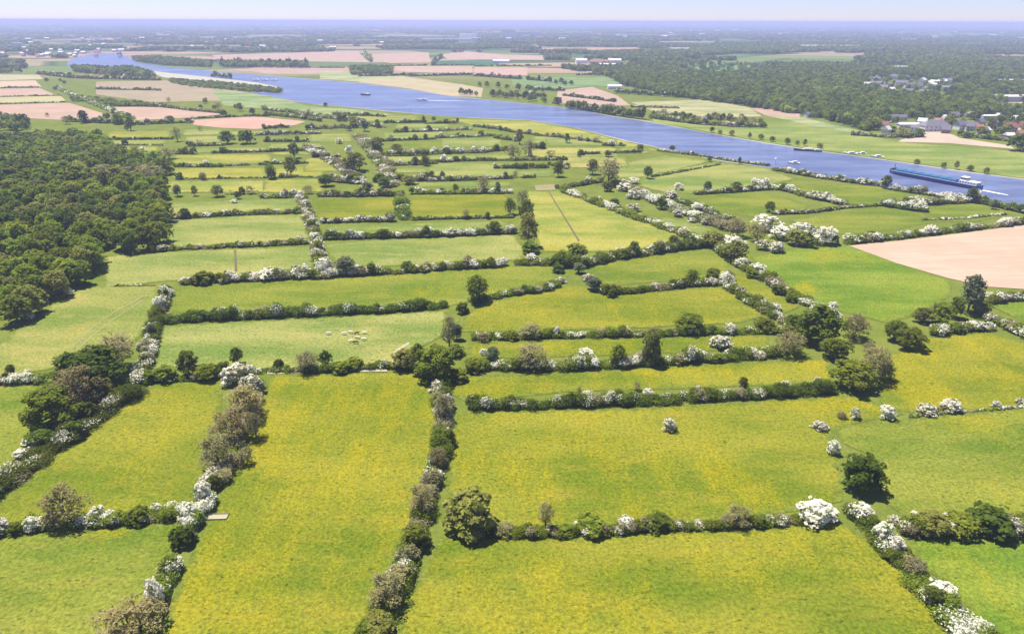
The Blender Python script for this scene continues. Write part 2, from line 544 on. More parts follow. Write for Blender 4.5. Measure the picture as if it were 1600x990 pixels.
# ------------------------------------------------------------------ sheets
ZI = [0]
def sheet(name, pts, mat, label, z=None, color=None, sub=0, blobs=None, yel=0.0, cat=None, kind='structure', world=False, edge_w=3.5, lim=4.5):
    P = [Vector(p) if world else G(*p) for p in pts]
    if mat == M['field'] and sub > 3:
        ar = sum(P[i].x * P[(i+1) % len(P)].y - P[(i+1) % len(P)].x * P[i].y for i in range(len(P)))
        Q = []
        for i, p in enumerate(P):
            t = (P[(i+1) % len(P)] - P[i]).normalized() + (P[i] - P[i-1]).normalized()
            nn = Vector((t.y, -t.x)).normalized() * (1 if ar > 0 else -1)
            Q.append(p + nn * 3.0)
        P = Q
    bm = bmesh.new()
    vs = [bm.verts.new((p.x, p.y, 0)) for p in P]
    f = bm.faces.new(vs)
    if f.calc_area() and f.normal.z < 0:
        f.normal_flip()
    bmesh.ops.triangulate(bm, faces=bm.faces[:])
    for _ in range(sub):
        es = [e for e in bm.edges if e.calc_length() > lim]
        if not es: break
        bmesh.ops.subdivide_edges(bm, edges=es, cuts=1, use_grid_fill=True)
        bmesh.ops.triangulate(bm, faces=bm.faces[:])
    bm.normal_update()
    for f in bm.faces:
        if f.normal.z < 0:
            f.normal_flip()
    me = bpy.data.meshes.new(name)
    bm.to_mesh(me); bm.free()
    me.materials.append(mat)
    if mat == M['field']:
        at = me.attributes.new('yel', 'FLOAT', 'POINT')
        n = len(me.vertices)
        co = np.zeros(n * 3, dtype=np.float32); me.vertices.foreach_get('co', co); co = co.reshape(-1, 3)
        v = np.full(n, yel, dtype=np.float32)
        for (bx, by, rx, ry, s) in (blobs or []):
            c = G(bx, by); e1 = G(bx + rx, by); e2 = G(bx, by - ry)
            sx = (e1 - c).length; sy = (e2 - c).length
            v += s * np.exp(-(((co[:, 0] - c.x) / sx) ** 2 + ((co[:, 1] - c.y) / sy) ** 2)).astype(np.float32)
        at.data.foreach_set('value', v)
        ed = np.full(n, 1e9)
        for i in range(len(P)):
            a = np.array(P[i]); b = np.array(P[(i + 1) % len(P)]); ab = b - a
            t = np.clip(((co[:, :2] - a) @ ab) / (ab @ ab + 1e-9), 0, 1)
            ed = np.minimum(ed, np.linalg.norm(co[:, :2] - (a + t[:, None] * ab), axis=1))
        ae = me.attributes.new('edge', 'FLOAT', 'POINT')
        ae.data.foreach_set('value', (np.clip(ed / edge_w, 0, 1) if sub > 3 else np.full(n, 1.0)).astype(np.float32))
    if z is None:
        ZI[0] += 1
        z = 0.12 + 0.0012 * ZI[0]
    o = put(name, me, None, (0, 0, z), label=label, kind=kind, cat=cat)
    if color: o.color = (*color, 1)
    return o

# ground
def ground():
    S = 46000.0
    n = 24
    xs = np.concatenate([-np.geomspace(S, 200, n), np.geomspace(200, S, n)])
    ys = np.concatenate([[-2000.0, -500.0, 0.0], np.geomspace(100, S, 40)])
    X, Y = np.meshgrid(xs, ys)
    V = np.stack([X.ravel(), Y.ravel(), np.zeros(X.size)], 1)
    W = len(xs)
    F = []
    for j in range(len(ys) - 1):
        for i in range(W - 1):
            a = j * W + i
            F.append((a, a + 1, a + W + 1, a + W))
    me = mesh_arrays('ground', V, np.array(F), [M['ground']])
    put('ground', me, label='flat river plain of grass and far fields', kind='structure')
ground()

GR = (0.146, 0.176, 0.023)     # plain pasture
GL = (0.200, 0.224, 0.058)     # pale pasture
GD = (0.135, 0.190, 0.022)     # deep green
YG = (0.160, 0.176, 0.017)     # yellow green
PK = (0.38, 0.27, 0.21)       # pale pink soil
TN = (0.40, 0.34, 0.20)        # tan

FIELDS = [
 ('buttercup meadow in the bottom centre between two hedges', [(432,588),(640,587),(664,600),(672,650),(668,700),(650,770),(610,850),(585,905),(545,1000),(500,1090),(230,1090),(270,990),(320,860),(352,790),(388,710),(418,640)], YG, .40, [(560,700,140,90,.2),(330,930,120,90,.25),(620,950,60,80,-.3)]),
 ('buttercup meadow at the bottom right of the centre hedge', [(700,846),(765,850),(860,850),(1000,842),(1130,838),(1240,832),(1300,822),(1350,850),(1405,905),(1455,965),(1530,1090),(610,1090),(650,960)], YG, .42, [(1250,950,200,40,-.25),(900,965,200,40,.2),(820,850,300,12,-.6)]),
 ('wide yellow-green meadow around the lone white hawthorn', [(722,650),(1000,645),(1280,628),(1330,622),(1400,645),(1290,662),(1285,690),(1300,740),(1300,775),(1230,788),(1080,805),(870,815),(770,812),(712,760),(716,700)], YG, .40, [(1120,720,90,50,.35),(1220,700,60,50,-.7),(1330,632,90,9,.4),(950,665,150,10,-.2),(800,740,90,30,.15)]),
 ('narrow buttercup strip between two long hedges', [(716,592),(900,588),(1100,575),(1290,562),(1292,592),(1100,600),(880,606),(735,622),(714,612)], YG, .30, [(735,610,40,8,.6),(1080,580,140,8,.5),(1280,572,60,8,.4)]),
 ('bright yellow meadow at the right edge', [(1400,560),(1450,532),(1545,522),(1600,540),(1760,580),(1760,622),(1600,628),(1440,640),(1385,635),(1385,590)], YG, .55, [(1420,600,40,40,.3),(1560,565,60,10,-.3),(1370,620,30,30,-.8)]),
 ('green meadow right of the lone dark tree', [(1312,672),(1440,660),(1600,645),(1780,640),(1780,795),(1600,793),(1420,800),(1385,775),(1390,720),(1330,690)], GR, .08, [(1540,660,120,22,.5),(1560,760,90,20,.2),(1390,760,30,30,-.3)]),
 ('deep green meadow in the bottom right corner', [(1440,852),(1600,842),(1780,838),(1900,1090),(1640,1090),(1560,990),(1500,915),(1445,872)], GD, .12, [(1560,920,80,50,.2)]),
 ('green meadow in the bottom left corner', [(-250,870),(0,846),(120,836),(268,826),(262,860),(235,905),(205,960),(180,1090),(-400,1090)], GR, .10, [(190,832,60,9,.5),(80,900,90,40,.1)]),
 ('green meadow beside the brown hedgerow trees on the left', [(10,790),(70,740),(130,690),(215,625),(250,603),(338,600),(330,650),(305,700),(302,745),(318,775),(250,792),(100,806),(0,815)], YG, .14, [(260,660,60,50,.25),(40,780,30,20,-.2)]),
 ('small green meadow at the left edge', [(-300,612),(0,608),(52,608),(52,650),(25,705),(-40,760),(-300,880)], GR, .2, []),
 ('brownish pasture beside the wood', [(-100,600),(20,530),(60,495),(135,450),(242,449),(232,480),(205,530),(150,560),(60,575),(-40,590)], (.215,.225,.055), 0, [(170,500,30,20,.05)]),
 ('pale pasture with the grazing cattle', [(250,572),(256,512),(400,505),(560,497),(692,488),(688,520),(630,550),(600,572),(440,575)], GL, .05, []),
 ('long pasture across the centre left', [(275,486),(277,449),(500,437),(700,424),(870,414),(880,430),(790,452),(735,468),(680,478),(500,486)], GR, .14, [(700,455,120,12,.35)]),
 ('pale green pasture beside the wood edge', [(168,402),(300,394),(480,387),(492,415),(400,426),(290,434),(170,446)], GL, .08, []),
 ('light green pasture with mown stripes', [(262,346),(400,338),(470,337),(480,372),(400,379),(260,384)], GL, .06, []),
 ('thin green pasture behind the short hedge', [(256,318),(400,312),(466,312),(468,331),(400,332),(262,338)], GL, .1, []),
 ('light pasture in the centre behind the blossom hedge', [(512,382),(640,374),(800,368),(812,388),(812,404),(700,410),(530,416)], GL, .12, [(700,380,60,6,.2)]),
 ('thin pasture strip between two hedges in the centre', [(500,356),(640,350),(795,346),(797,356),(640,362),(505,367)], GL, .12, []),
 ('small yellow-green field left of the short tree row', [(488,312),(618,309),(622,338),(502,346)], YG, .12, []),
 ('small yellow-green field right of the short tree row', [(642,306),(792,305),(798,336),(642,342)], YG, .14, []),
 ('pale yellow field cut by a brown ditch', [(824,300),(870,299),(985,336),(1062,366),(1030,383),(960,390),(903,392),(850,392),(838,360)], (.235,.245,.05), .22, [(1000,372,50,8,.4),(860,390,40,8,.4),(950,370,50,15,-.2)]),
 ('curved green field behind the round willow', [(925,414),(1000,404),(1105,393),(1125,405),(1135,428),(1060,434),(940,446),(915,432)], GR, .22, [(1030,405,70,8,.2)]),
 ('broad yellow-green field right of the big round tree', [(728,516),(735,495),(765,476),(830,462),(900,447),(950,464),(1050,458),(1140,448),(1190,490),(1150,500),(1000,508),(850,512)], YG, .22, [(800,480,60,12,.2),(900,505,150,6,.25)]),
 ('thin yellow strip between the bushy hedges', [(740,556),(740,540),(900,534),(1060,532),(1195,526),(1190,540),(1050,546),(900,552)], YG, .30, []),
 ('large green meadow left of the ploughed field', [(1180,402),(1250,391),(1325,386),(1400,412),(1478,440),(1475,460),(1420,490),(1380,500),(1310,482),(1255,466),(1210,430)], GD, .14, [(1310,398,50,8,.5),(1258,450,22,8,.7),(1200,405,30,14,.3)]),
 ('green field bounded by the white flowering hedges', [(1240,345),(1290,335),(1390,327),(1430,335),(1452,346),(1400,356),(1320,365),(1290,362)], GR, .10, []),
 ('green field with the long white hedge on its near side', [(1225,293),(1290,288),(1370,292),(1430,305),(1400,318),(1330,318),(1280,306)], GR, .10, []),
 ('green triangular field near the river willows', [(1440,326),(1530,318),(1570,334),(1520,345),(1460,346)], GR, .05, []),
 ('green field on the river side of the white thicket', [(1085,310),(1150,301),(1185,300),(1260,322),(1240,332),(1180,338),(1130,330)], GR, .10, []),
 ('pale green field by the river bank', [(1010,272),(1120,255),(1190,262),(1240,280),(1185,290),(1090,302),(1040,300),(1000,290)], GL, .05, []),
 ('light green field between the river and the thicket', [(960,278),(975,255),(1040,243),(1110,252),(1040,268),(1000,277)], GL, .05, []),
 ('small green corner field at the right edge', [(1560,480),(1620,470),(1760,480),(1760,520),(1600,500)], GD, .2, []),
 ('narrow green strip between the diagonal hedges', [(1140,428),(1165,432),(1240,478),(1225,485),(1180,468)], YG, .15, []),
 ('narrow grass strip left of the thicket', [(1010,335),(1060,345),(1110,360),(1125,370),(1100,372),(1040,352)], GL, .1, []),
 ('yellow meadow along the near river bank', [(700,186),(830,190),(900,203),(985,224),(1040,238),(990,232),(900,222),(800,205),(740,196)], (.26,.26,.06), .25, [(860,208,60,6,.3)]),
]
# the strip fields of the middle distance
def strip(lab, x0, x1, y0, y1, col, yel=.1, sk=0):
    FIELDS.append((lab, [(x0, y0), ((x0+x1)/2, y0 - .5), (x1, y0 - 1 + sk), (x1 + (y1 - y0) * .3, y1 - 1 + sk), ((x0+x1)/2, y1 - .5), (x0, y1)], col, yel, []))
FO = (.235, .24, .05)
for i, (x0, x1, y0, y1, c, yl) in enumerate([
    (170, 262, 206, 215, FO, .5), (172, 258, 220, 226, GL, .3), (168, 245, 229, 238, FO, .2), (172, 240, 243, 251, GL, .1),
    (288, 345, 203, 211, GL, 0), (292, 345, 214, 223, GL, 0), (290, 415, 232, 238, GL, 0), (272, 420, 243, 256, FO, .35),
    (272, 412, 264, 278, FO, .5), (262, 415, 284, 300, (.25,.255,.06), .25), (430, 500, 262, 276, FO, .4), (415, 500, 282, 300, FO, .45),
    (478, 536, 248, 268, FO, .4), (485, 545, 210, 222, GL, 0), (420, 500, 225, 232, GL, 0), (425, 520, 238, 242, FO, .2), (345, 480, 206, 212, GL, 0),
    (590, 690, 223, 232, GR, 0), (690, 780, 217, 230, GL, .1), (600, 690, 208, 216, GL, 0), (700, 790, 206, 211, GR, 0),
    (620, 700, 195, 201, GL, .1), (560, 650, 182, 190, GL, .2), (672, 795, 243, 249, GL, .1), (600, 660, 246, 254, GL, 0), (672, 800, 256, 276, GL, 0),
    (585, 665, 264, 270, GL, 0), (560, 605, 288, 300, GL, .1), (640, 795, 286, 292, GL, 0), (825, 960, 232, 246, (.24,.245,.06), .15),
    (835, 935, 214, 224, GL, .1), (855, 960, 218, 228, GL, .1), (880, 975, 246, 262, (.26,.245,.07), .05), (808, 860, 268, 276, GL, .1), (970, 1010, 232, 240, GL, 0)]):
    strip(['narrow yellow strip field', 'narrow pale green strip field'][c is not FO] + ' far back in the hedged pastures', x0, x1, y0, y1, c, yl)
for (lab, pts, c, yl, bl) in FIELDS:
    near = max(p[1] for p in pts) > 380
    sheet('field', pts, M['field'], lab, color=c, yel=yl, blobs=bl, sub=9 if near else 6, lim=4.5 if near else 11.0, edge_w=3.5 if near else 5.0)

SOIL = [
 ('small brown trampled patch at the head of the ditch', [(835,290),(866,288),(868,297),(838,298)], (.25,.22,.12)),
 ('large pink ploughed field at the right edge', [(1326,384),(1400,377),(1500,365),(1600,352),(1850,330),(1900,455),(1600,452),(1540,448),(1478,434),(1400,411)], (.46,.32,.245)),
 ('pink ploughed field at the left edge, nearest of three', [(-200,166),(0,164),(108,161),(150,174),(182,184),(120,189),(60,186),(0,183),(-200,186)], PK),
 ('tan stubble field at the left edge', [(-200,153),(0,152),(95,150),(104,159),(0,162),(-200,164)], (.36,.33,.17)),
 ('pink field at the left edge behind the stubble', [(-200,140),(0,139),(62,138),(88,149),(0,151),(-200,151)], PK),
 ('pinkish field furthest back on the left', [(-200,128),(0,127),(55,126),(65,136),(0,138),(-200,138)], (.44,.33,.24)),
 ('tan field by the far left hedge', [(-200,118),(0,117),(60,117),(68,124),(0,126),(-200,127)], (.36,.33,.2)),
 ('small pink field beside the diagonal hedge', [(140,155),(195,158),(200,166),(165,165)], PK),
 ('wedge of pink soil right of the diagonal hedge', [(170,168),(222,167),(300,169),(355,178),(300,184),(215,188),(190,180)], PK),
 ('pink field in front of the two round trees', [(300,188),(395,182),(478,190),(460,196),(400,202),(345,200),(302,195)], (.44,.27,.215)),
 ('dull pink field behind the copse', [(150,128),(260,126),(380,144),(470,160),(420,158),(330,158),(240,160),(150,148)], (.29,.24,.16)),
 ('pink field beyond the river, leftmost', [(330,86),(558,80),(572,92),(600,98),(460,96),(345,95)], (.37,.27,.215)),
 ('long thin pink field on the far bank', [(350,108),(500,107),(535,110),(540,116),(420,116),(400,113)], (.35,.26,.21)),
 ('pink field behind the plantation', [(580,84),(670,82),(672,98),(610,99),(585,95)], (.37,.27,.215)),
 ('pink field in front of the distant woods', [(690,86),(720,80),(790,86),(850,87),(850,94),(700,93)], (.38,.28,.23)),
 ('pink field right of the plantation', [(616,103),(738,104),(738,115),(640,113),(618,110)], (.38,.28,.22)),
 ('second pink field right of the plantation', [(741,105),(824,106),(824,118),(741,117)], (.40,.27,.23)),
 ('sandy pasture on the far river bank', [(560,118),(640,121),(720,132),(755,138),(752,152),(700,150),(640,139),(560,129)], (.36,.31,.19)),
 ('pink field behind the bank trees', [(872,142),(925,136),(965,150),(985,165),(920,166),(868,160)], (.37,.27,.215)),
 ('small pink field beside the village wood', [(1172,170),(1248,168),(1250,184),(1195,180)], (.38,.26,.20)),
 ('pale yard in front of the village', [(1440,206),(1475,204),(1500,216),(1580,228),(1585,233),(1480,224),(1400,222)], (.42,.34,.27)),
 ('pale gravel yard at the right edge', [(1555,150),(1680,150),(1680,164),(1560,160)], (.45,.38,.33)),
]
for lab, pts, c in SOIL:
    sheet('field', pts, M['soil'], lab, color=c)

FARG = [
 ('green pasture along the far bank on the right', [(1020,185),(1100,190),(1180,192),(1250,190),(1350,212),(1420,224),(1600,238),(1900,255),(1900,312),(1600,279),(1500,266),(1400,251),(1290,236),(1200,223),(1100,205),(1020,191)], (.19,.225,.055)),
 ('bright green clearing in the distant wood', [(1062,101),(1110,99),(1190,103),(1175,113),(1075,115)], (.13,.24,.07)),
 ('green field on the far bank behind the trees', [(800,121),(900,121),(985,120),(960,134),(870,138),(800,134)], (.15,.22,.08)),
 ('dark green crop strip on the far bank', [(684,95),(780,94),(780,102),(680,102)], (.06,.13,.06)),
 ('pale meadow on the far bank', [(500,112),(560,112),(640,120),(560,128),(500,124)], (.28,.30,.14)),
 ('green meadow by the sand spit', [(330,140),(420,150),(480,166),(560,172),(620,180),(520,180),(430,172),(350,165)], (.2,.25,.1)),
 ('pale meadow beyond the bank trees', [(985,160),(1100,156),(1170,168),(1190,182),(1120,186),(1030,178)], (.30,.29,.14)),
 ('green meadow below the village wood', [(1190,180),(1255,184),(1330,202),(1420,218),(1350,212),(1250,192)], (.24,.27,.12)),
]
for lab, pts, c in FARG:
    sheet('field', pts, M['field'], lab, color=c, yel=.0)

near_edge = [(106,106),(150,111),(205,114),(240,116),(300,122),(370,133),(402,148),(440,157),(490,163),(540,167),(600,173),(700,182),(760,185),(830,188),(900,200),(980,220),(1060,237),(1120,250),(1200,262),(1300,280),(1380,292),(1450,302),(1530,315),(1600,326),(1900,372)]
far_edge = [(1900,322),(1600,281),(1500,268),(1400,253),(1290,238),(1200,225),(1100,207),(1010,190),(950,181),(900,170),(850,165),(800,160),(700,150),(640,140),(560,130),(500,125),(400,117),(330,111),(270,106),(220,99),(198,88),(188,83),(150,83),(118,90),(105,98)]
sheet('river', near_edge + far_edge, M['water'], 'wide blue river winding away to the upper left', z=0.08)
# sandy margins
def margin(line, wid, side, lab, i0, i1, mat='sand'):
    pts = line[i0:i1]
    a = [G(*p) for p in pts]
    out = []
    for i, p in enumerate(a):
        q = a[min(i + 1, len(a) - 1)] - a[max(i - 1, 0)]
        n = Vector((-q.y, q.x)).normalized() * side
        out.append(p + n * wid * random.uniform(.1, 1.2))
    sheet('river_bank', [tuple(p) for p in a] + [tuple(p) for p in reversed(out)], M[mat], lab, z=0.10, world=True)
margin(near_edge, 5, -1, 'pale sandy edge of the near river bank', 8, 24)
margin(far_edge, 4, -1, 'pale sandy edge of the far river bank', 1, 17)
sheet('sand_spit', [(225,109),(262,114),(330,121),(400,129),(440,137),(425,141),(380,135),(320,129),(255,121)], M['sand'], 'pale sand spit reaching into the river bend', z=0.11)
sheet('ditch', [(856,299),(858,299),(906,377),(903,377)], M['ditch'], 'brown ditch line cutting the pale yellow field', z=0.264)
sheet('ditch', [(366,391),(369,391),(371,424),(367,424)], M['ditch'], 'short brown ditch line in the pale green pasture', z=0.266)
sheet('path', [(418,580),(520,577),(605,577),(605,581),(520,582),(418,585)], M['track'], 'pale farm track in front of the tree row', z=0.26)
sheet('path', [(610,557),(620,546),(638,535),(641,537),(623,549),(614,557)], M['track'], 'worn pale gateway behind the cattle pasture', z=0.262)

M['worn'] = mat_plain('worn_grass', (0.225, 0.222, 0.075), 0.95, 0.2, 0.35)
def trail(pts, wid, lab):
    g = [G(*p) for p in pts]
    a, b = [], []
    for i, p in enumerate(g):
        q = (g[min(i + 1, len(g) - 1)] - g[max(i - 1, 0)]).normalized()
        nn = Vector((-q.y, q.x)) * wid * random.uniform(.35, .65)
        a.append(tuple(p + nn)); b.append(tuple(p - nn))
    sheet('path', a + b[::-1], M['worn'], lab, z=.25, world=True)
trail([(110,545),(135,520),(160,500),(185,484),(212,470),(225,462)], .9, 'pale worn track crossing the brownish pasture')
trail([(120,548),(150,520),(176,500),(200,484),(222,470)], .7, 'second worn track beside the first in the brownish pasture')
# ------------------------------------------------------------------ hedges
MIX = {'G': (.70, .05, .12, .13), 'D': (.22, .03, .07, .68), 'GB': (.52, .30, .11, .07), 'B': (.15, .70, .10, .05), 'T': (.30, .10, .54, .06),
       'GT': (.58, .08, .28, .06), 'BT': (.26, .36, .34, .04)}
def hedge_mesh(pts, w, h, mix, leaf, gap=0.0, seed=0):
    global rng
    rng = np.random.default_rng(seed + 900)
    rnd = random.Random(seed)
    mats = [M['green'], M['blossom'], M['grey'], M['dark'], M['willow']]
    lobes, lm = [], []
    cur = 0
    tot = 0
    off = rnd.uniform(0, 99)
    for a, b in zip(pts[:-1], pts[1:]):
        d = b - a
        ln = d.length
        if ln < .1: continue
        u = d / ln
        nrm = Vector((-u.y, u.x))
        t = 0
        while t < ln:
            st = max(w * 0.27, 0.9) * rnd.uniform(.6, 1.3)
            t += st
            s = (tot + t)
            gn = mnoise.noise(Vector((s * 0.05 / max(w / 5, 1), off, 0)))
            if gap and gn < -0.6 + gap: continue
            hh = h * (0.85 + 0.7 * mnoise.noise(Vector((s * 0.09, off + 5, 0)))) * rnd.uniform(.65, 1.25)
            if rnd.random() < .55:
                cur = rnd.choices(range(4), mix)[0]
            for k in range(2 if w > 3 else 1):
                o = rnd.uniform(-.26, .26) * w
                p = a + u * t + nrm * o
                r = w * rnd.uniform(.24, .40)
                hz = hh * rnd.uniform(.7, 1)
                lobes.append(((p.x, p.y, hz * .45), (r * 1.15, r * 1.15, hz * .55)))
                lm.append(cur if rnd.random() < .75 else rnd.choices(range(4), mix)[0])
        tot += ln
    if not lobes: return None
    R = np.array([l[1] for l in lobes])
    area = float((4.2 * R[:, 0] * R[:, 2] * 1.4).sum())
    n = int(area * 1.75 / (leaf * leaf * 0.52))
    n = min(n, 60000)
    P, Nn, s, idx = lobed(n, lobes, leaf, inner=.55)
    P[:, 2] = np.clip(P[:, 2], .05, None)
    V, F = quads(P, Nn, s)
    lm = np.array(lm)[idx]
    r = rng.random(n)
    top = P[:, 2] > h * .35
    mi = np.where(lm == 1, np.where(top & (r < .78), 1, np.where(r < .6, 0, 4)), lm)
    fl = rng.random(len(lobes)) < 0.16
    fleck = fl[idx] & (rng.random(n) < 0.5) & top
    mi = np.where(fleck, 1, mi)
    return V, F, mi, mats

HN = [0]
def hedge(pts, hp=None, mix='G', label='', w=None, h=None, group=None, gap=0.0, ratio=1.3):
    if hp is not None:
        mid = pts[len(pts) // 2]
        mp = MPP(*mid); a = ang(*mid)
        T = hp * mp
        h = T / (math.cos(a) + ratio * math.sin(a) * .8)
        w = min(h * ratio, 9)
        P = []
        for p in pts:
            g = G(*p); P.append(g + g.normalized() * w * .45)
    else:
        P = [G(*p) for p in pts]
    HN[0] += 1
    dist = sum(p.length for p in P) / len(P)
    leaf = max(0.42, dist * 0.0021)
    # slight waver
    r = hedge_mesh(P, w, h, MIX[mix], leaf, gap, HN[0])
    if r is None: return
    V, F, mi, mats = r
    o = P[0]
    V = V - np.array([o.x, o.y, 0])
    me = mesh_arrays('hedge', V, F, mats, mi)
    put('hedge', me, None, (o.x, o.y, 0), label=label, cat='hedge', group=group)

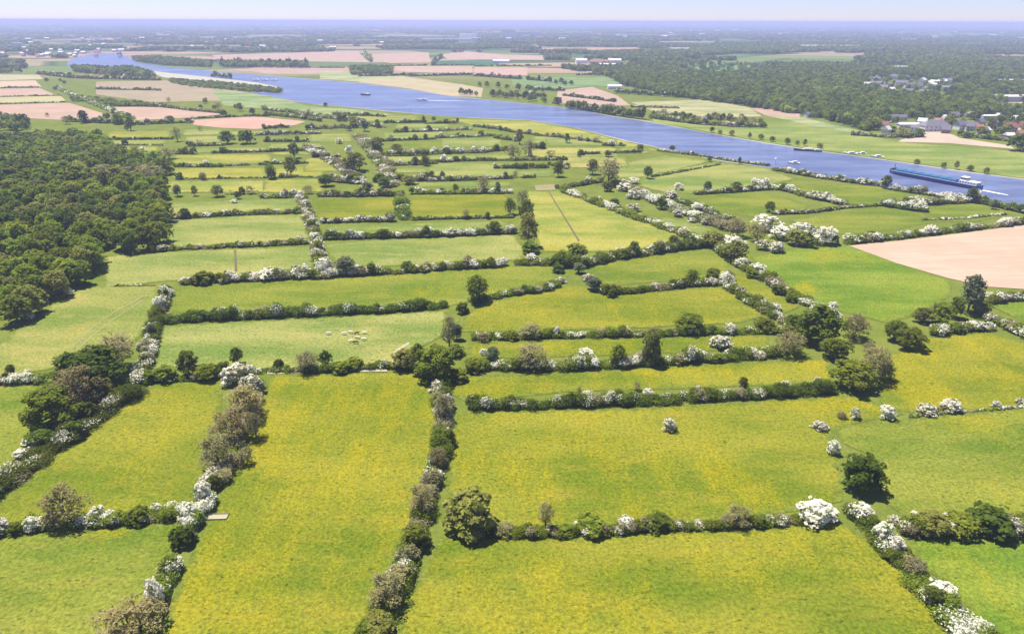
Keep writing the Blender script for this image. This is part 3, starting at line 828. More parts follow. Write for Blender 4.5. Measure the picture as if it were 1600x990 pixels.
HEDGES = [
 dict(pts=[(-120,845),(0,838),(60,830),(150,826),(250,816),(292,812)], hp=26, mix='GB', label='leafy hedge with white bushes above the bottom-left meadow'),
 dict(pts=[(-60,800),(0,768),(45,728),(100,690),(150,655),(205,620)], w=8, h=5, mix='D', label='thick dark hedge rising from the left edge to the big trees'),
 dict(pts=[(332,775),(305,822),(285,862),(266,900),(248,940),(228,990),(215,1040)], w=4.2, h=3.2, mix='GB', label='broken hedge below the pale slab running to the bottom edge', gap=.25),
 dict(pts=[(398,600),(385,650),(365,700),(342,752)], w=7, h=3.5, mix='T', label='brown undergrowth under the row of budding trees on the left'),
 dict(pts=[(688,602),(692,650),(690,700),(680,750),(662,805),(645,860),(622,915),(592,975),(555,1050)], w=6, h=3.8, mix='GT', label='long brownish hedge running from the centre down to the bottom'),
 dict(pts=[(740,838),(800,842),(870,842),(950,840),(1000,832),(1100,828),(1200,824),(1242,820)], hp=22, mix='GT', label='low mixed hedge above the bottom-right buttercup meadow'),
 dict(pts=[(1400,838),(1500,838),(1600,836),(1780,832)], hp=36, mix='G', label='thick green hedge at the lower right edge'),
 dict(pts=[(1328,790),(1355,820),(1385,855),(1425,888)], w=6.5, h=3.6, mix='GT', label='hedge with white bushes below the lone dark tree'),
 dict(pts=[(1428,900),(1462,938),(1500,975),(1560,1040)], w=8, h=4.2, mix='GB', label='broad hedge topped with white blossom in the bottom right'),
 dict(pts=[(1290,668),(1340,660),(1400,656),(1450,650),(1520,644),(1600,637),(1700,632)], hp=7, mix='T', label='thin scrubby hedge line with single white bushes on the right', gap=.35),
 dict(pts=[(728,643),(800,642),(880,640),(950,635),(1040,634),(1100,628),(1200,624),(1290,616)], hp=24, mix='D', label='long dense dark hedge behind the lone white hawthorn'),
 dict(pts=[(740,580),(830,581),(900,581),(1000,574),(1100,568),(1210,560)], hp=24, mix='GB', label='bushy mixed hedge behind the narrow buttercup strip'),
 dict(pts=[(735,533),(800,532),(860,530),(1000,528),(1100,524),(1212,522)], hp=18, mix='G', label='dark hedge on the near side of the broad yellow-green field'),
 dict(pts=[(222,598),(300,598),(340,592),(430,583),(520,583),(600,577),(670,580)], hp=17, mix='G', label='green hedge between the cattle pasture and the buttercup meadow'),
 dict(pts=[(-150,606),(0,602),(62,600)], hp=20, mix='GB', label='short hedge with white blossom at the left edge'),
 dict(pts=[(255,506),(300,504),(400,499),(500,495),(600,490),(690,484)], hp=17, mix='D', label='straight dark hedge behind the cattle pasture'),
 dict(pts=[(282,446),(350,443),(430,439),(500,436),(560,432),(640,428),(700,423),(785,418)], hp=14, mix='GB', label='hedge with white blossom left of the blue-grey round bush'),
 dict(pts=[(264,452),(250,485),(240,520),(228,570),(222,595)], w=6, h=4, mix='GB', label='hedge with white blossom left of the cattle pasture'),
 dict(pts=[(175,448),(240,447)], hp=4, mix='T', label='faint brown fence growth at the head of the brownish pasture'),
 dict(pts=[(250,393),(300,390),(400,386),(480,382)], hp=9, mix='GT', label='low hedge below the light pasture beside the wood'),
 dict(pts=[(472,312),(482,340),(494,375),(500,410),(512,432)], w=7, h=4.5, mix='BT', label='blossoming hedge climbing away left of centre'),
 dict(pts=[(505,376),(560,374),(620,373),(700,371),(800,366)], hp=12, mix='GB', label='hedge speckled white behind the light centre pasture'),
 dict(pts=[(500,350),(560,348),(612,347)], hp=9, mix='GB', label='short blossoming hedge left of the short tree row'),
 dict(pts=[(642,345),(700,343),(800,341)], hp=5, mix='D', label='thin dark hedge right of the short tree row'),
 dict(pts=[(626,308),(630,342)], w=9, h=6, mix='G', label='short thick hedge between the two small yellow-green fields'),
 dict(pts=[(262,343),(330,339),(400,336),(466,334)], hp=8, mix='GT', label='hedge behind the light pasture with the round dark tree'),
 dict(pts=[(405,311),(470,309)], hp=8, mix='T', label='brown hedge at the head of the blossoming hedge'),
 dict(pts=[(497,308),(560,308),(622,307)], hp=9, mix='GT', label='hedge at the back of the small yellow-green field'),
 dict(pts=[(640,304),(700,304),(795,303)], hp=8, mix='GT', label='bushy hedge at the back of the right-hand small field'),
 dict(pts=[(805,416),(860,416),(905,420),(960,408),(1020,398),(1060,392),(1112,385)], hp=15, mix='G', label='thick bushy hedge below the pale yellow field with the ditch'),
 dict(pts=[(735,475),(790,465),(850,457),(870,450)], hp=13, mix='G', label='green hedge right of the big round tree in the centre'),
 dict(pts=[(940,463),(1000,458),(1060,451),(1135,446)], hp=13, mix='G', label='green hedge right of the round blue-grey willow'),
 dict(pts=[(1128,440),(1160,465),(1200,490),(1245,512)], w=7, h=4, mix='GB', label='diagonal hedge along the right of the broad yellow-green field'),
 dict(pts=[(1120,392),(1160,418),(1200,440),(1250,470),(1300,498)], w=7, h=4.2, mix='GB', label='diagonal hedge left of the large green meadow'),
 dict(pts=[(880,298),(930,317),(1000,343),(1060,364),(1110,382)], w=8, h=4, mix='GB', label='long diagonal hedge along the pale yellow field with the ditch'),
 dict(pts=[(960,287),(1000,305),(1050,325),(1100,345),(1140,358)], w=12, h=5, mix='BT', label='wide diagonal belt of white thicket right of the ditch field'),
 dict(pts=[(1050,310),(1090,325),(1145,348)], w=6, h=4, mix='D', label='dark diagonal hedge inside the white thicket'),
 dict(pts=[(1176,290),(1230,300),(1270,312),(1320,322)], hp=14, mix='B', label='long white flowering hedge sloping to the right, below the river'),
 dict(pts=[(1205,336),(1260,334),(1320,326),(1378,322)], hp=6, mix='GT', label='low green hedge behind the field bounded by white hedges'),
 dict(pts=[(1318,383),(1400,374),(1500,362),(1600,350),(1800,334)], hp=11, mix='GB', label='long straight hedge along the top of the ploughed field'),
 dict(pts=[(1376,322),(1400,326),(1440,332)], hp=17, mix='B', label='short white flowering thicket left of the triangular field'),
 dict(pts=[(1405,322),(1470,320),(1525,316)], hp=12, mix='BT', label='white thicket along the triangular field by the river'),
 dict(pts=[(1205,266),(1260,276),(1320,285),(1382,293)], hp=9, mix='BT', label='pale thicket on the near bank left of the dark riverside tree'),
 dict(pts=[(1395,298),(1450,306),(1500,316)], hp=11, mix='B', label='pale thicket on the near bank below the barge'),
 dict(pts=[(1525,318),(1560,325),(1600,334),(1700,350)], hp=11, mix='D', label='dark bushes on the near bank at the right edge'),
 dict(pts=[(1440,345),(1500,343),(1570,336)], hp=4, mix='BT', label='thin pale hedge under the triangular field'),
 dict(pts=[(1450,526),(1500,520),(1540,518)], hp=16, mix='GB', label='hedge with white bushes above the bright yellow meadow'),
 dict(pts=[(1545,500),(1575,512),(1620,535),(1700,560)], w=7, h=4, mix='GB', label='diagonal dark hedge leaving at the right edge'),
 dict(pts=[(1540,476),(1600,468),(1700,462)], hp=12, mix='GB', label='hedge below the ploughed field at the right edge'),
 dict(pts=[(1018,278),(1070,268),(1125,258)], hp=4, mix='D', label='thin dark hedge slanting up to the near river bank'),
 dict(pts=[(1085,305),(1140,302),(1200,297)], hp=8, mix='GB', label='hedge with white bushes between two pale riverside fields'),
 dict(pts=[(945,240),(1000,239)], hp=5, mix='G', label='short hedge among the fields left of the river willows'),
 dict(pts=[(1025,236),(1090,244),(1150,254),(1200,260)], hp=5, mix='BT', label='pale scrub on the near river bank in the middle'),
 dict(pts=[(92,138),(110,148),(140,160),(170,172),(205,186)], w=10, h=5, mix='G', label='diagonal hedge between the pink fields on the left'),
 dict(pts=[(560,212),(580,235),(600,258),(608,290)], w=14, h=5, mix='T', label='broad grey-brown scrub belt running away through the strip fields'),
 dict(pts=[(482,232),(505,245),(535,262),(560,285)], w=12, h=4, mix='BT', label='pale blossoming belt slanting through the strip fields'),
 dict(pts=[(885,169),(920,174),(960,181),(1003,187)], hp=15, mix='G', label='tall tree belt along the far bank, left of the gap'),
 dict(pts=[(1016,185),(1050,190),(1098,196)], hp=10, mix='G', label='lower tree belt along the far bank, right of the gap'),
 dict(pts=[(1100,196),(1150,199),(1192,200)], hp=9, mix='GT', label='bushy belt set back from the far bank'),
 dict(pts=[(1385,213),(1415,216),(1440,214)], hp=9, mix='T', label='brown bushes at the corner of the pale village yard'),
 dict(pts=[(1495,212),(1540,218),(1580,222)], hp=8, mix='G', label='green garden hedge behind the pale village yard'),
 dict(pts=[(870,296),(900,292),(940,285)], hp=8, mix='GT', label='green and brown scrub at the top of the ditch field'),
 dict(pts=[(410,172),(450,176),(500,184),(560,190)], hp=7, mix='GT', label='scrubby belt between the last pink field and the river meadow'),
 dict(pts=[(60,116),(110,122),(160,124),(250,126)], hp=6, mix='GT', label='scrubby belt in front of the copse at the river bend'),
]
for d in HEDGES:
    if 'hp' in d: d['hp'] *= 1.45 if 300 < d['pts'][0][1] < 530 else 1.15
    else: d['w'] *= 1.12; d['h'] *= 1.1
    hedge(**d)
STRIPH = [((165,219),(270,218),3,'D'),((168,227),(255,228),2,'GT'),((208,242),(242,242),6,'D'),((272,261),(345,261),4,'D'),((345,260),(420,258),4,'GT'),
 ((275,281),(415,279),2.5,'D'),((350,305),(412,304),2.5,'GT'),((292,229),(350,228),5,'G'),((272,241),(300,241),4,'GT'),((330,240),(420,238),4,'G'),((420,238),(505,235),4,'D'),
 ((410,257),(480,256),3.5,'D'),((488,246),(530,246),4,'GB'),((410,279),(500,278),3,'D'),((500,283),(560,288),8,'T'),((560,308),(612,306),7,'GT'),
 ((412,222),(480,222),4,'GB'),((400,212),(500,210),4,'BT'),((480,203),(560,200),5,'T'),((412,202),(450,200),4,'GT'),
 ((600,193),(665,192),3,'D'),((665,194),(712,193),3,'D'),((740,198),(800,207),3,'D'),((800,207),(870,215),3,'D'),((870,215),(960,227),3,'GT'),
 ((615,208),(735,203),4,'BT'),((585,222),(680,218),3,'D'),((680,216),(770,213),4,'GB'),((772,216),(810,221),4,'D'),((670,242),(760,239),7,'BT'),((760,238),(795,235),5,'GT'),
 ((665,255),(740,252),4,'D'),((740,252),(885,251),4,'G'),((770,264),(855,263),6,'G'),((855,258),(885,264),5,'D'),((665,284),(740,282),5,'GB'),((740,282),(835,278),5,'G'),
 ((600,244),(668,243),6,'GT'),((600,260),(680,257),5,'G'),((585,285),(665,283),9,'G'),((825,233),(850,233),4,'D'),((905,243),(935,241),4,'G'),
 ((835,212),(880,216),2.5,'GT'),((940,228),(975,229),3,'GT'),((655,282),(690,280),5,'G'),((560,195),(600,200),6,'T'),((520,180),(600,183),4,'GT'),
 ((0,138),(60,137),1.5,'T'),((0,152),(95,150),1.5,'T'),((0,163),(105,160),1.5,'T'),((330,120),(360,123),5,'G'),
 ((160,166),(260,168),4,'G'),((150,140),(250,142),3,'T'),((255,168),(350,178),4,'GT'),((300,186),(420,182),3,'D'),((420,180),(500,190),5,'GT'),
 ((205,196),(300,192),5,'GT'),((100,190),(200,194),6,'GT'),
 ((560,120),(640,118),3,'GT'),((640,120),(740,117),2.5,'D'),((740,119),(860,128),4,'G'),((560,104),(740,102),1.5,'D'),((740,104),(860,103),1.5,'D'),
 ((790,150),(850,152),6,'D'),((820,140),(880,143),5,'G'),((880,150),(960,160),4,'GT'),((960,146),(1060,153),6,'D'),((985,168),(1060,170),3,'GT'),((1330,212),(1400,216),5,'T'),
 ((900,118),(980,117),3,'D'),((345,100),(480,102),6,'G'),((330,96),(480,97),2,'D'),((480,106),(560,106),1.2,'D'),((690,90),(676,102),4,'D'),((570,84),(580,97),5,'GT')]
for a, b, hp, mx in STRIPH:
    y = (a[1] + b[1]) / 2
    col = {'G': 'green', 'D': 'dark green', 'GT': 'green and brown', 'T': 'brown', 'GB': 'green and white', 'BT': 'pale blossoming'}[mx]
    if y > 195: pl, gr = 'thin %s hedge among the narrow strip fields' % col, 'hedges among the narrow strip fields'
    elif a[0] < 520 and y > 130: pl, gr = 'thin %s hedge beside the pink fields on the left' % col, 'hedges beside the pink fields'
    else: pl, gr = 'thin %s hedge on the far river bank' % col, 'hedges on the far bank'
    mid = ((a[0] + b[0]) / 2 + random.uniform(-8, 8), (a[1] + b[1]) / 2 + random.uniform(-.4, .4))
    hedge([a, mid, b], hp=hp * 1.55, mix=mx, label=pl, group=gr, gap=.12)

# ------------------------------------------------------------------ single trees and bushes
plant_list('in the big tree group at the left', [
 (150,628,125,98,'D','large dark green tree behind the brown one, left of the meadow'),
 (128,652,75,88,'B','pinkish-brown budding tree in front of the large dark tree'),
 (92,680,92,84,'L','bright green round tree left of the pinkish-brown budding tree'),
 (190,588,78,75,'K','faint half-bare tree at the foot of the brownish pasture'),
 (110,828,78,82,'B','brown budding tree standing in the bottom-left hedge'),
 (215,1020,110,92,'B','brown budding tree cut off by the bottom edge, left'),
 (1340,778,78,76,'D','lone dark green tree in the meadows at the right'),
 (1045,676,27,27,'P','lone whitish hawthorn standing alone in the yellow meadow'),
 (1270,822,64,38,'H','broad white hawthorn at the right end of the low mixed hedge'),
 (735,846,94,90,'v','large wide olive-green bush at the left end of the low mixed hedge'),
 (682,604,72,70,'O','tall green tree at the crossing of hedges in the centre'),
 (745,477,44,52,'O','big round green tree alone above the hedge crossing'),
 (542,433,44,34,'W','round blue-grey willow in the hedge left of centre'),
 (1325,616,82,60,'O','wide green tree at the right end of the long dark hedge'),
 (1358,602,52,68,'B','brown budding tree behind the wide green tree, right'),
 (1230,562,62,50,'B','round pinkish-brown tree at the end of the bushy mixed hedge'),
 (1272,545,82,78,'O','tall green tree left of the green meadow by the ploughed field'),
 (1510,494,46,68,'W','tall grey-green poplar beside the ploughed field'),
 (1016,574,38,60,'V','tall olive tree standing out of the bushy mixed hedge'),
 (928,458,34,28,'W','low round blue-grey willow below the ditch field'),
 (950,292,48,46,'K','large half-bare tree left of the white thicket'),
 (1383,296,20,24,'D','single dark tree on the near bank left of the barge'),
 (1516,318,20,26,'D','single dark green tree on the near bank below the barge stern'),
 (1550,328,16,17,'W','small grey-green willow on the near bank at the right'),
 (356,226,28,22,'D','left of the two round dark trees below the pink field'),
 (386,226,30,23,'D','right of the two round dark trees below the pink field')])
plant_list('in the bottom-left hedge', [(5,838,32,36,'H'),(54,832,27,32,'H'),(155,818,30,34,'H'),(202,812,18,18,'H'),(246,804,22,22,'H'),(272,806,26,26,'H'),
 (182,824,36,30,'g'),(220,822,40,36,'g'),(82,828,40,26,'k'),(30,836,28,26,'g')])
plant_list('in the hedge beside the pale slab', [(322,792,32,46,'H'),(300,824,36,44,'H'),(326,762,34,26,'P'),(338,768,24,30,'d'),(290,858,40,42,'d'),(270,902,38,38,'d'),(248,955,36,62,'H'),(310,806,24,24,'H')])
plant_list('in the brown tree row on the left', [(372,604,52,44,'P'),(396,622,46,44,'P'),(388,665,66,72,'B'),(366,700,70,70,'B'),(345,742,66,72,'K'),(402,690,36,50,'K'),(385,730,30,36,'k'),(395,645,30,40,'B')])
plant_list('in the dark hedge at the left edge', [(52,700,32,24,'H'),(36,718,28,18,'H'),(-6,760,30,30,'d'),(70,700,50,34,'d'),(120,690,42,40,'d'),(168,632,40,44,'V'),(140,660,34,40,'d')])
plant_list('in the long brownish centre hedge', [(692,662,36,52,'K'),(700,640,22,30,'P'),(685,735,34,40,'K'),(700,700,24,34,'g'),(660,812,52,62,'B'),(652,862,46,48,'g'),(608,962,74,74,'B'),(596,1005,62,50,'V'),
 (678,765,36,36,'k'),(640,885,40,40,'k'),(695,655,18,16,'P'),(625,920,46,44,'k'),(684,615,30,26,'P')])
plant_list('around the hedge crossing in the centre', [(655,588,34,54,'O'),(632,582,44,42,'V'),(702,548,28,58,'K'),(714,534,24,30,'W'),(715,600,40,26,'g'),(722,492,22,24,'g'),(740,585,40,24,'g'),(712,560,34,20,'g')])
plant_list('in the row behind the buttercup meadow', [(298,592,38,48,'O'),(325,598,46,34,'O'),(262,599,40,34,'g'),(372,572,24,32,'D'),(437,579,22,22,'d'),(482,587,46,44,'K'),(510,574,24,30,'D'),(535,586,34,26,'g'),(556,580,36,22,'g'),
 (350,590,30,30,'g'),(236,600,30,26,'g')])
plant_list('in the hedge left of the cattle pasture', [(252,486,24,28,'H'),(258,462,20,20,'P'),(246,505,20,16,'g'),(222,548,22,16,'P'),(240,530,20,26,'W'),(228,572,18,22,'d'),(262,470,12,22,'g')])
plant_list('in the white-flecked hedge left of centre', [(508,432,28,34,'H'),(572,432,26,16,'H'),(636,426,24,20,'O'),(420,440,38,20,'H'),(398,440,26,16,'H'),(470,436,40,14,'P'),(352,444,22,14,'P'),(290,444,12,12,'H'),(685,424,20,12,'P'),(320,446,40,14,'g'),(663,427,20,14,'g')])
plant_list('in the climbing hedge left of centre', [(500,402,22,28,'O'),(493,378,22,18,'H'),(506,412,20,16,'d'),(484,342,14,14,'H'),(477,325,13,15,'H'),(488,360,18,20,'g'),(470,378,18,12,'P')])
plant_list('in the tree row left of the ditch field', [(816,330,26,36,'K'),(824,388,38,58,'V'),(822,352,30,44,'O'),(797,337,22,30,'O'),(772,367,26,24,'O'),(610,347,20,16,'g'),(762,343,10,13,'D'),(728,343,16,18,'K'),(600,373,26,14,'g'),(540,374,16,10,'g'),
 (557,374,22,14,'P'),(705,371,26,12,'P'),(740,369,20,11,'P'),(792,366,16,12,'H'),(425,438,14,12,'g'),(828,398,30,24,'g')])
plant_list('in the thick hedge below the ditch field', [(900,410,42,32,'O'),(880,420,36,26,'D'),(830,412,26,18,'P'),(872,428,26,16,'d'),(968,402,24,18,'P'),(990,402,22,28,'D'),(1052,390,22,24,'O'),(1075,386,24,22,'D'),(1018,397,24,12,'P'),
 (905,430,26,22,'W'),(918,440,22,14,'P'),(875,444,20,12,'P'),(940,408,26,16,'g')])
plant_list('in the green hedge right of the willow', [(1080,446,28,28,'O'),(1112,441,28,25,'O'),(1063,448,9,14,'H'),(1022,452,18,12,'P'),(985,460,18,14,'g'),(955,466,22,18,'d'),(1138,440,20,20,'K')])
plant_list('where the diagonal hedges meet', [(1146,412,44,40,'V'),(1140,392,44,18,'H'),(1112,390,40,32,'V'),(1160,388,20,14,'H'),(1160,420,18,20,'H'),(1182,426,26,14,'H'),(1200,438,22,14,'P'),(1228,458,12,12,'H'),(1160,462,12,12,'H'),(1212,486,18,14,'H'),
 (1190,476,18,12,'P'),(1122,444,10,9,'H'),(1175,436,24,18,'d'),(1215,462,24,20,'d'),(1235,474,22,18,'d')])
plant_list('in the white thicket below the river fields', [(1198,364,52,32,'H'),(1218,376,42,24,'H'),(1286,385,38,36,'H'),(1254,372,44,24,'H'),(1242,386,40,30,'V'),(1182,382,42,36,'B'),(1150,374,44,36,'B'),(1212,396,30,22,'P'),
 (1302,382,18,18,'g'),(1325,378,22,14,'H'),(1202,333,20,20,'D'),(1190,392,26,20,'P'),(1265,388,22,20,'d'),(1100,352,16,12,'P'),(1080,348,14,10,'H'),(1058,340,20,14,'P'),(1020,318,14,12,'H'),(990,312,26,16,'P'),(975,300,26,16,'H'),
 (990,288,20,12,'H'),(1048,312,26,16,'P'),(1032,328,22,24,'d'),(1060,298,18,14,'H'),(990,332,24,16,'P'),(948,300,18,20,'g'),(1090,330,24,14,'H'),(1115,352,18,12,'H'),(920,285,14,10,'H'),(960,322,18,14,'d'),(1355,374,12,10,'H'),(1365,372,10,10,'H')])
plant_list('on the dividing hedges right of centre', [(1300,568,52,46,'O'),(1332,536,54,52,'B'),(1380,596,30,36,'V'),(1420,550,56,44,'O'),(1396,536,40,40,'O'),(1465,512,46,44,'O'),(1440,508,36,30,'V'),(1298,494,20,26,'H'),(1530,492,36,24,'O'),(1526,518,28,20,'H'),
 (1468,526,26,22,'H'),(1590,524,26,18,'H'),(1575,512,24,16,'d'),(1492,522,28,20,'d'),(1545,466,18,12,'P'),(1588,470,20,12,'g'),(1275,492,24,12,'H'),(1298,552,14,10,'H'),(1262,528,40,40,'V'),(1490,500,30,40,'D'),(1356,560,30,28,'K'),(1240,520,34,34,'d')])
plant_list('below the lone dark tree', [(1344,816,38,36,'H'),(1375,848,34,40,'H'),(1396,866,28,36,'H'),(1414,888,34,24,'k'),(1462,944,56,40,'H'),(1492,968,36,24,'H'),(1358,828,30,26,'d'),(1452,952,36,44,'d'),(1396,820,22,18,'P'),(1538,990,30,18,'P'),(1390,880,36,24,'d')])
plant_list('in the thin scrubby line on the right', [(1384,657,30,29,'H'),(1334,656,20,24,'P'),(1484,646,32,28,'H'),(1280,674,26,18,'P'),(1314,656,20,16,'k'),(1300,712,22,30,'H'),(1556,638,20,11,'P'),(1594,633,20,12,'P'),(1445,650,34,12,'P'),(1462,646,20,10,'k')])
plant_list('in the long dense dark hedge', [(871,638,18,24,'P'),(1012,624,20,20,'H'),(1089,618,12,18,'P'),(1160,608,18,22,'D'),(1226,606,18,14,'P'),(1276,602,16,16,'P'),(918,622,20,12,'P'),(905,618,8,16,'K'),(995,612,14,18,'K'),(1040,630,24,12,'k')])
plant_list('in the bushy mixed hedge', [(832,584,62,52,'K'),(770,574,30,36,'W'),(1144,562,28,20,'H'),(1096,564,22,18,'P'),(1188,562,16,16,'H'),(915,560,28,12,'H'),(965,576,26,40,'O'),(1060,572,28,26,'k'),(900,578,40,22,'g'),(1120,568,26,20,'g'),(755,556,14,14,'H'),(708,560,10,8,'H'),(1125,548,40,8,'P')])
plant_list('in the hedge along the broad yellow-green field', [(870,528,12,22,'H'),(1075,524,54,26,'O'),(1192,521,38,28,'O'),(1140,524,24,22,'P'),(828,534,46,26,'K'),(800,534,26,18,'g'),(860,528,28,18,'d'),(1020,526,20,18,'k'),(755,536,30,16,'k'),(1230,530,26,24,'V')])
plant_list('in the low mixed hedge', [(852,832,32,52,'B'),(925,842,54,30,'g'),(975,834,36,30,'P'),(1026,832,46,28,'d'),(1090,828,24,18,'P'),(1150,828,48,44,'B'),(1184,826,32,26,'d'),(900,824,11,12,'H'),(1216,822,30,20,'k'),(790,842,40,22,'k'),(1052,828,10,12,'H'),(880,842,34,24,'g'),(1130,828,28,20,'k')])
plant_list('in the thick hedge at the lower right edge', [(1540,842,84,46,'d'),(1450,842,62,40,'V'),(1495,842,60,38,'g'),(1592,842,44,42,'g'),(1428,806,12,10,'H'),(1476,810,12,12,'H'),(1418,842,36,30,'k')])
plant_list('at the edge of the left wood', [(110,462,14,15,'H'),(44,500,22,18,'H'),(64,490,26,24,'W'),(255,394,18,14,'P'),(20,590,16,24,'O'),(46,592,14,18,'H'),(12,600,16,22,'g')])
plant_list('in the fields behind the left pastures', [(290,343,22,20,'D'),(341,309,24,22,'V'),(424,281,20,26,'O'),(455,276,22,34,'V'),(510,293,28,22,'D'),(482,304,20,16,'K'),(555,270,40,34,'V'),(460,248,20,26,'V'),(318,282,16,14,'K'),(305,307,12,18,'V'),(372,312,14,14,'D'),
 (325,340,16,8,'H'),(366,318,12,8,'H'),(278,222,16,24,'K'),(265,250,28,20,'K'),(278,308,18,20,'W'),(205,205,14,24,'V'),(185,195,18,18,'O'),(132,193,18,20,'D'),(105,195,16,14,'K'),(168,188,14,12,'O')])
plant_list('among the strip fields in the middle', [(812,226,14,24,'V'),(802,250,28,24,'K'),(826,246,26,28,'K'),(886,224,11,16,'D'),(1012,280,16,22,'D'),(926,274,22,26,'V'),(872,278,22,26,'O'),(1105,302,16,20,'D'),(1150,300,24,18,'V'),(1050,237,14,10,'D'),
 (1000,237,14,12,'W'),(1108,253,8,10,'D'),(1155,257,10,12,'W'),(665,260,14,18,'O'),(755,302,26,30,'K'),(778,303,14,20,'W'),(712,302,12,16,'V'),(690,303,12,10,'D'),(600,295,22,20,'O'),(640,290,26,18,'V'),(575,300,26,16,'W'),
 (678,190,8,8,'D'),(662,192,7,11,'D'),(715,192,6,8,'D'),(545,205,12,10,'V'),(570,206,18,20,'W'),(590,200,10,14,'V'),(530,190,12,14,'V'),(828,244,10,8,'H'),(805,278,10,12,'K'),(860,246,20,10,'K'),(545,240,14,14,'H'),(950,246,14,12,'V'),
 (620,240,26,16,'V'),(590,240,24,26,'V'),(610,265,26,18,'K'),(700,235,14,7,'H'),(722,238,10,8,'P'),(530,225,12,10,'H'),(885,262,14,8,'D'),(905,246,8,8,'D')])

# the wood at the left edge: tree after tree, over the ground polygon
def inpoly(x, y, poly):
    c = False
    j = len(poly) - 1
    for i in range(len(poly)):
        xi, yi = poly[i]; xj, yj = poly[j]
        if (yi > y) != (yj > y) and x < (xj - xi) * (y - yi) / (yj - yi) + xi:
            c = not c
        j = i
    return c
WOOD = [(-60,565),(0,535),(30,505),(70,478),(110,460),(150,447),(165,420),(150,402),(200,396),(250,392),(262,350),(262,322),(270,300),(285,296),(262,285),(262,262),(240,255),(175,240),(165,222),(120,216),(60,218),(0,222),(-160,228),(-160,565)]
WFAR = []
WP = [tuple(G(*p)) for p in WOOD]
x0 = min(p[0] for p in WP); x1 = max(p[0] for p in WP); y0 = min(p[1] for p in WP); y1 = max(p[1] for p in WP)
wn = 0
yy = y0
clear = [(100,345,35,12)]
while yy < y1:
    step = 11.8 if yy < 480 else 13.5
    xx = x0
    while xx < x1:
        px_, py_ = xx + random.uniform(-.38, .38) * step, yy + random.uniform(-.38, .38) * step
        xx += step
        if not inpoly(px_, py_, WP): continue
        # visible part only
        q = RM.transposed() @ Vector((px_, py_, -H))
        u = 800 + FPX * q.x / -q.z; v = 495 - FPX * q.y / -q.z
        if u < -20: continue
        if 106 < u < 134 and 350 < v < 372: continue
        nz = mnoise.noise(Vector((px_ * .012, py_ * .012, 3.3)))
        r = random.random()
        zone = 130 < u < 270 and 255 < v < 292
        if zone or (nz < -.34 and v < 330): k = 'K' if r < .6 else 'V'
        elif nz > .12: k = 'L' if r < .6 else 'O'
        elif nz < -.12: k = 'D' if r < .6 else 'V'
        else: k = 'O' if r < .5 else ('L' if r < .75 else ('D' if r < .88 else 'V'))
        if v > 370: k = random.choice('LLOLOLV')
        w = random.uniform(12.5, 18); h = random.uniform(11, 16)
        if py_ > 560:
            WFAR.append((px_, py_, w, h))
            continue
        adj = ADJ[k][2]
        part = 'near end' if v > 400 else ('middle' if v > 300 else 'far end')
        plant_at(px_, py_, w, h, k, f'{adj} in the {part} of the wood on the left', 'trees of the wood on the left', lod='m' if py_ < 520 else 'f', solo=py_ > 480 and k not in 'KB')
        wn += 1
    yy += step
print('wood trees', wn)
# field-edge trees scattered among the far strips
rs = random.Random(5)
for i in range(210):
    u = rs.uniform(280, 1000); v = rs.uniform(190, 300)
    if u < 480 and rs.random() < .5: continue
    if v < 180 + max(0, (u - 600)) * .13 + 15: continue
    a, b, hp, mx = rs.choice([s for s in STRIPH if s[0][1] > 190])
    t = rs.random()
    u = a[0] + (b[0] - a[0]) * t; v = a[1] + (b[1] - a[1]) * t
    k = rs.choice('gdkPHVgkdgHW')
    mp = MPP(u, v)
    w = rs.uniform(4, 8); h = w * rs.uniform(.7, 1.1)
    g = G(u, v)
    plant_at(g.x + rs.uniform(-2, 2), g.y + rs.uniform(1, 4), w, h, k, f'small {ADJ[k][2]} on a hedge among the narrow strip fields', 'bushes on the strip field hedges', lod='f', solo=True)
for i in range(75):
    u = rs.uniform(-10, 560); v = rs.uniform(118, 205)
    if v > 150 + u * .1 + 40 or v < 112 + u * .1: continue
    if any(inpoly(u, v, p_) for _, p_, _c in SOIL) and rs.random() < .85: continue
    k = rs.choice('OVKDgkPOV')
    w = rs.uniform(7, 12) * (1 if k.isupper() else .7); h = w * rs.uniform(.75, 1.0)
    g = G(u, v)
    plant_at(g.x, g.y, w, h, k, f'{ADJ[k][2]} among the pink fields left of the river', 'trees among the pink fields', lod='f', solo=k not in 'KB')
plant_list('beside the riverside village', [(1592,238,40,30,'D'),(1566,214,22,18,'O'),(1532,214,26,16,'V'),(1436,215,20,14,'D'),(1410,216,30,14,'K'),(1482,200,18,14,'O'),(1520,188,24,14,'D'),(1365,204,26,18,'O'),(1390,207,20,12,'g'),(1560,194,20,14,'O'),(1435,194,16,14,'D'),(1508,216,14,12,'g')])
# trees along the far bank
for i, (u0, u1, n, kk, v0, v1) in enumerate([(885,1000,22,'VVOK',170,184),(1018,1095,14,'VKO',184,193),(1095,1190,12,'VK',190,197),(720,745,5,'VD',150,151),(765,800,7,'DV',152,155),(800,880,8,'DVO',156,165),(1100,1290,10,'VD',207,235),(1425,1560,5,'V',256,276),(840,900,6,'OD',128,136),(740,860,8,'VO',135,148)]):
    for j in range(n):
        t = (j + rs.uniform(.1, .9)) / n
        u = u0 + (u1 - u0) * t; v = v0 + (v1 - v0) * t + rs.uniform(-2.5, 0)
        k = rs.choice(kk)
        g = G(u, v)
        w = rs.uniform(8, 13); h = rs.uniform(8, 13)
        if i in (6, 7): w *= .6; h *= .6
        plant_at(g.x, g.y, w, h, k, f'{ADJ[k][2]} on the far bank of the river', 'trees on the far river bank', lod='f', solo=True)

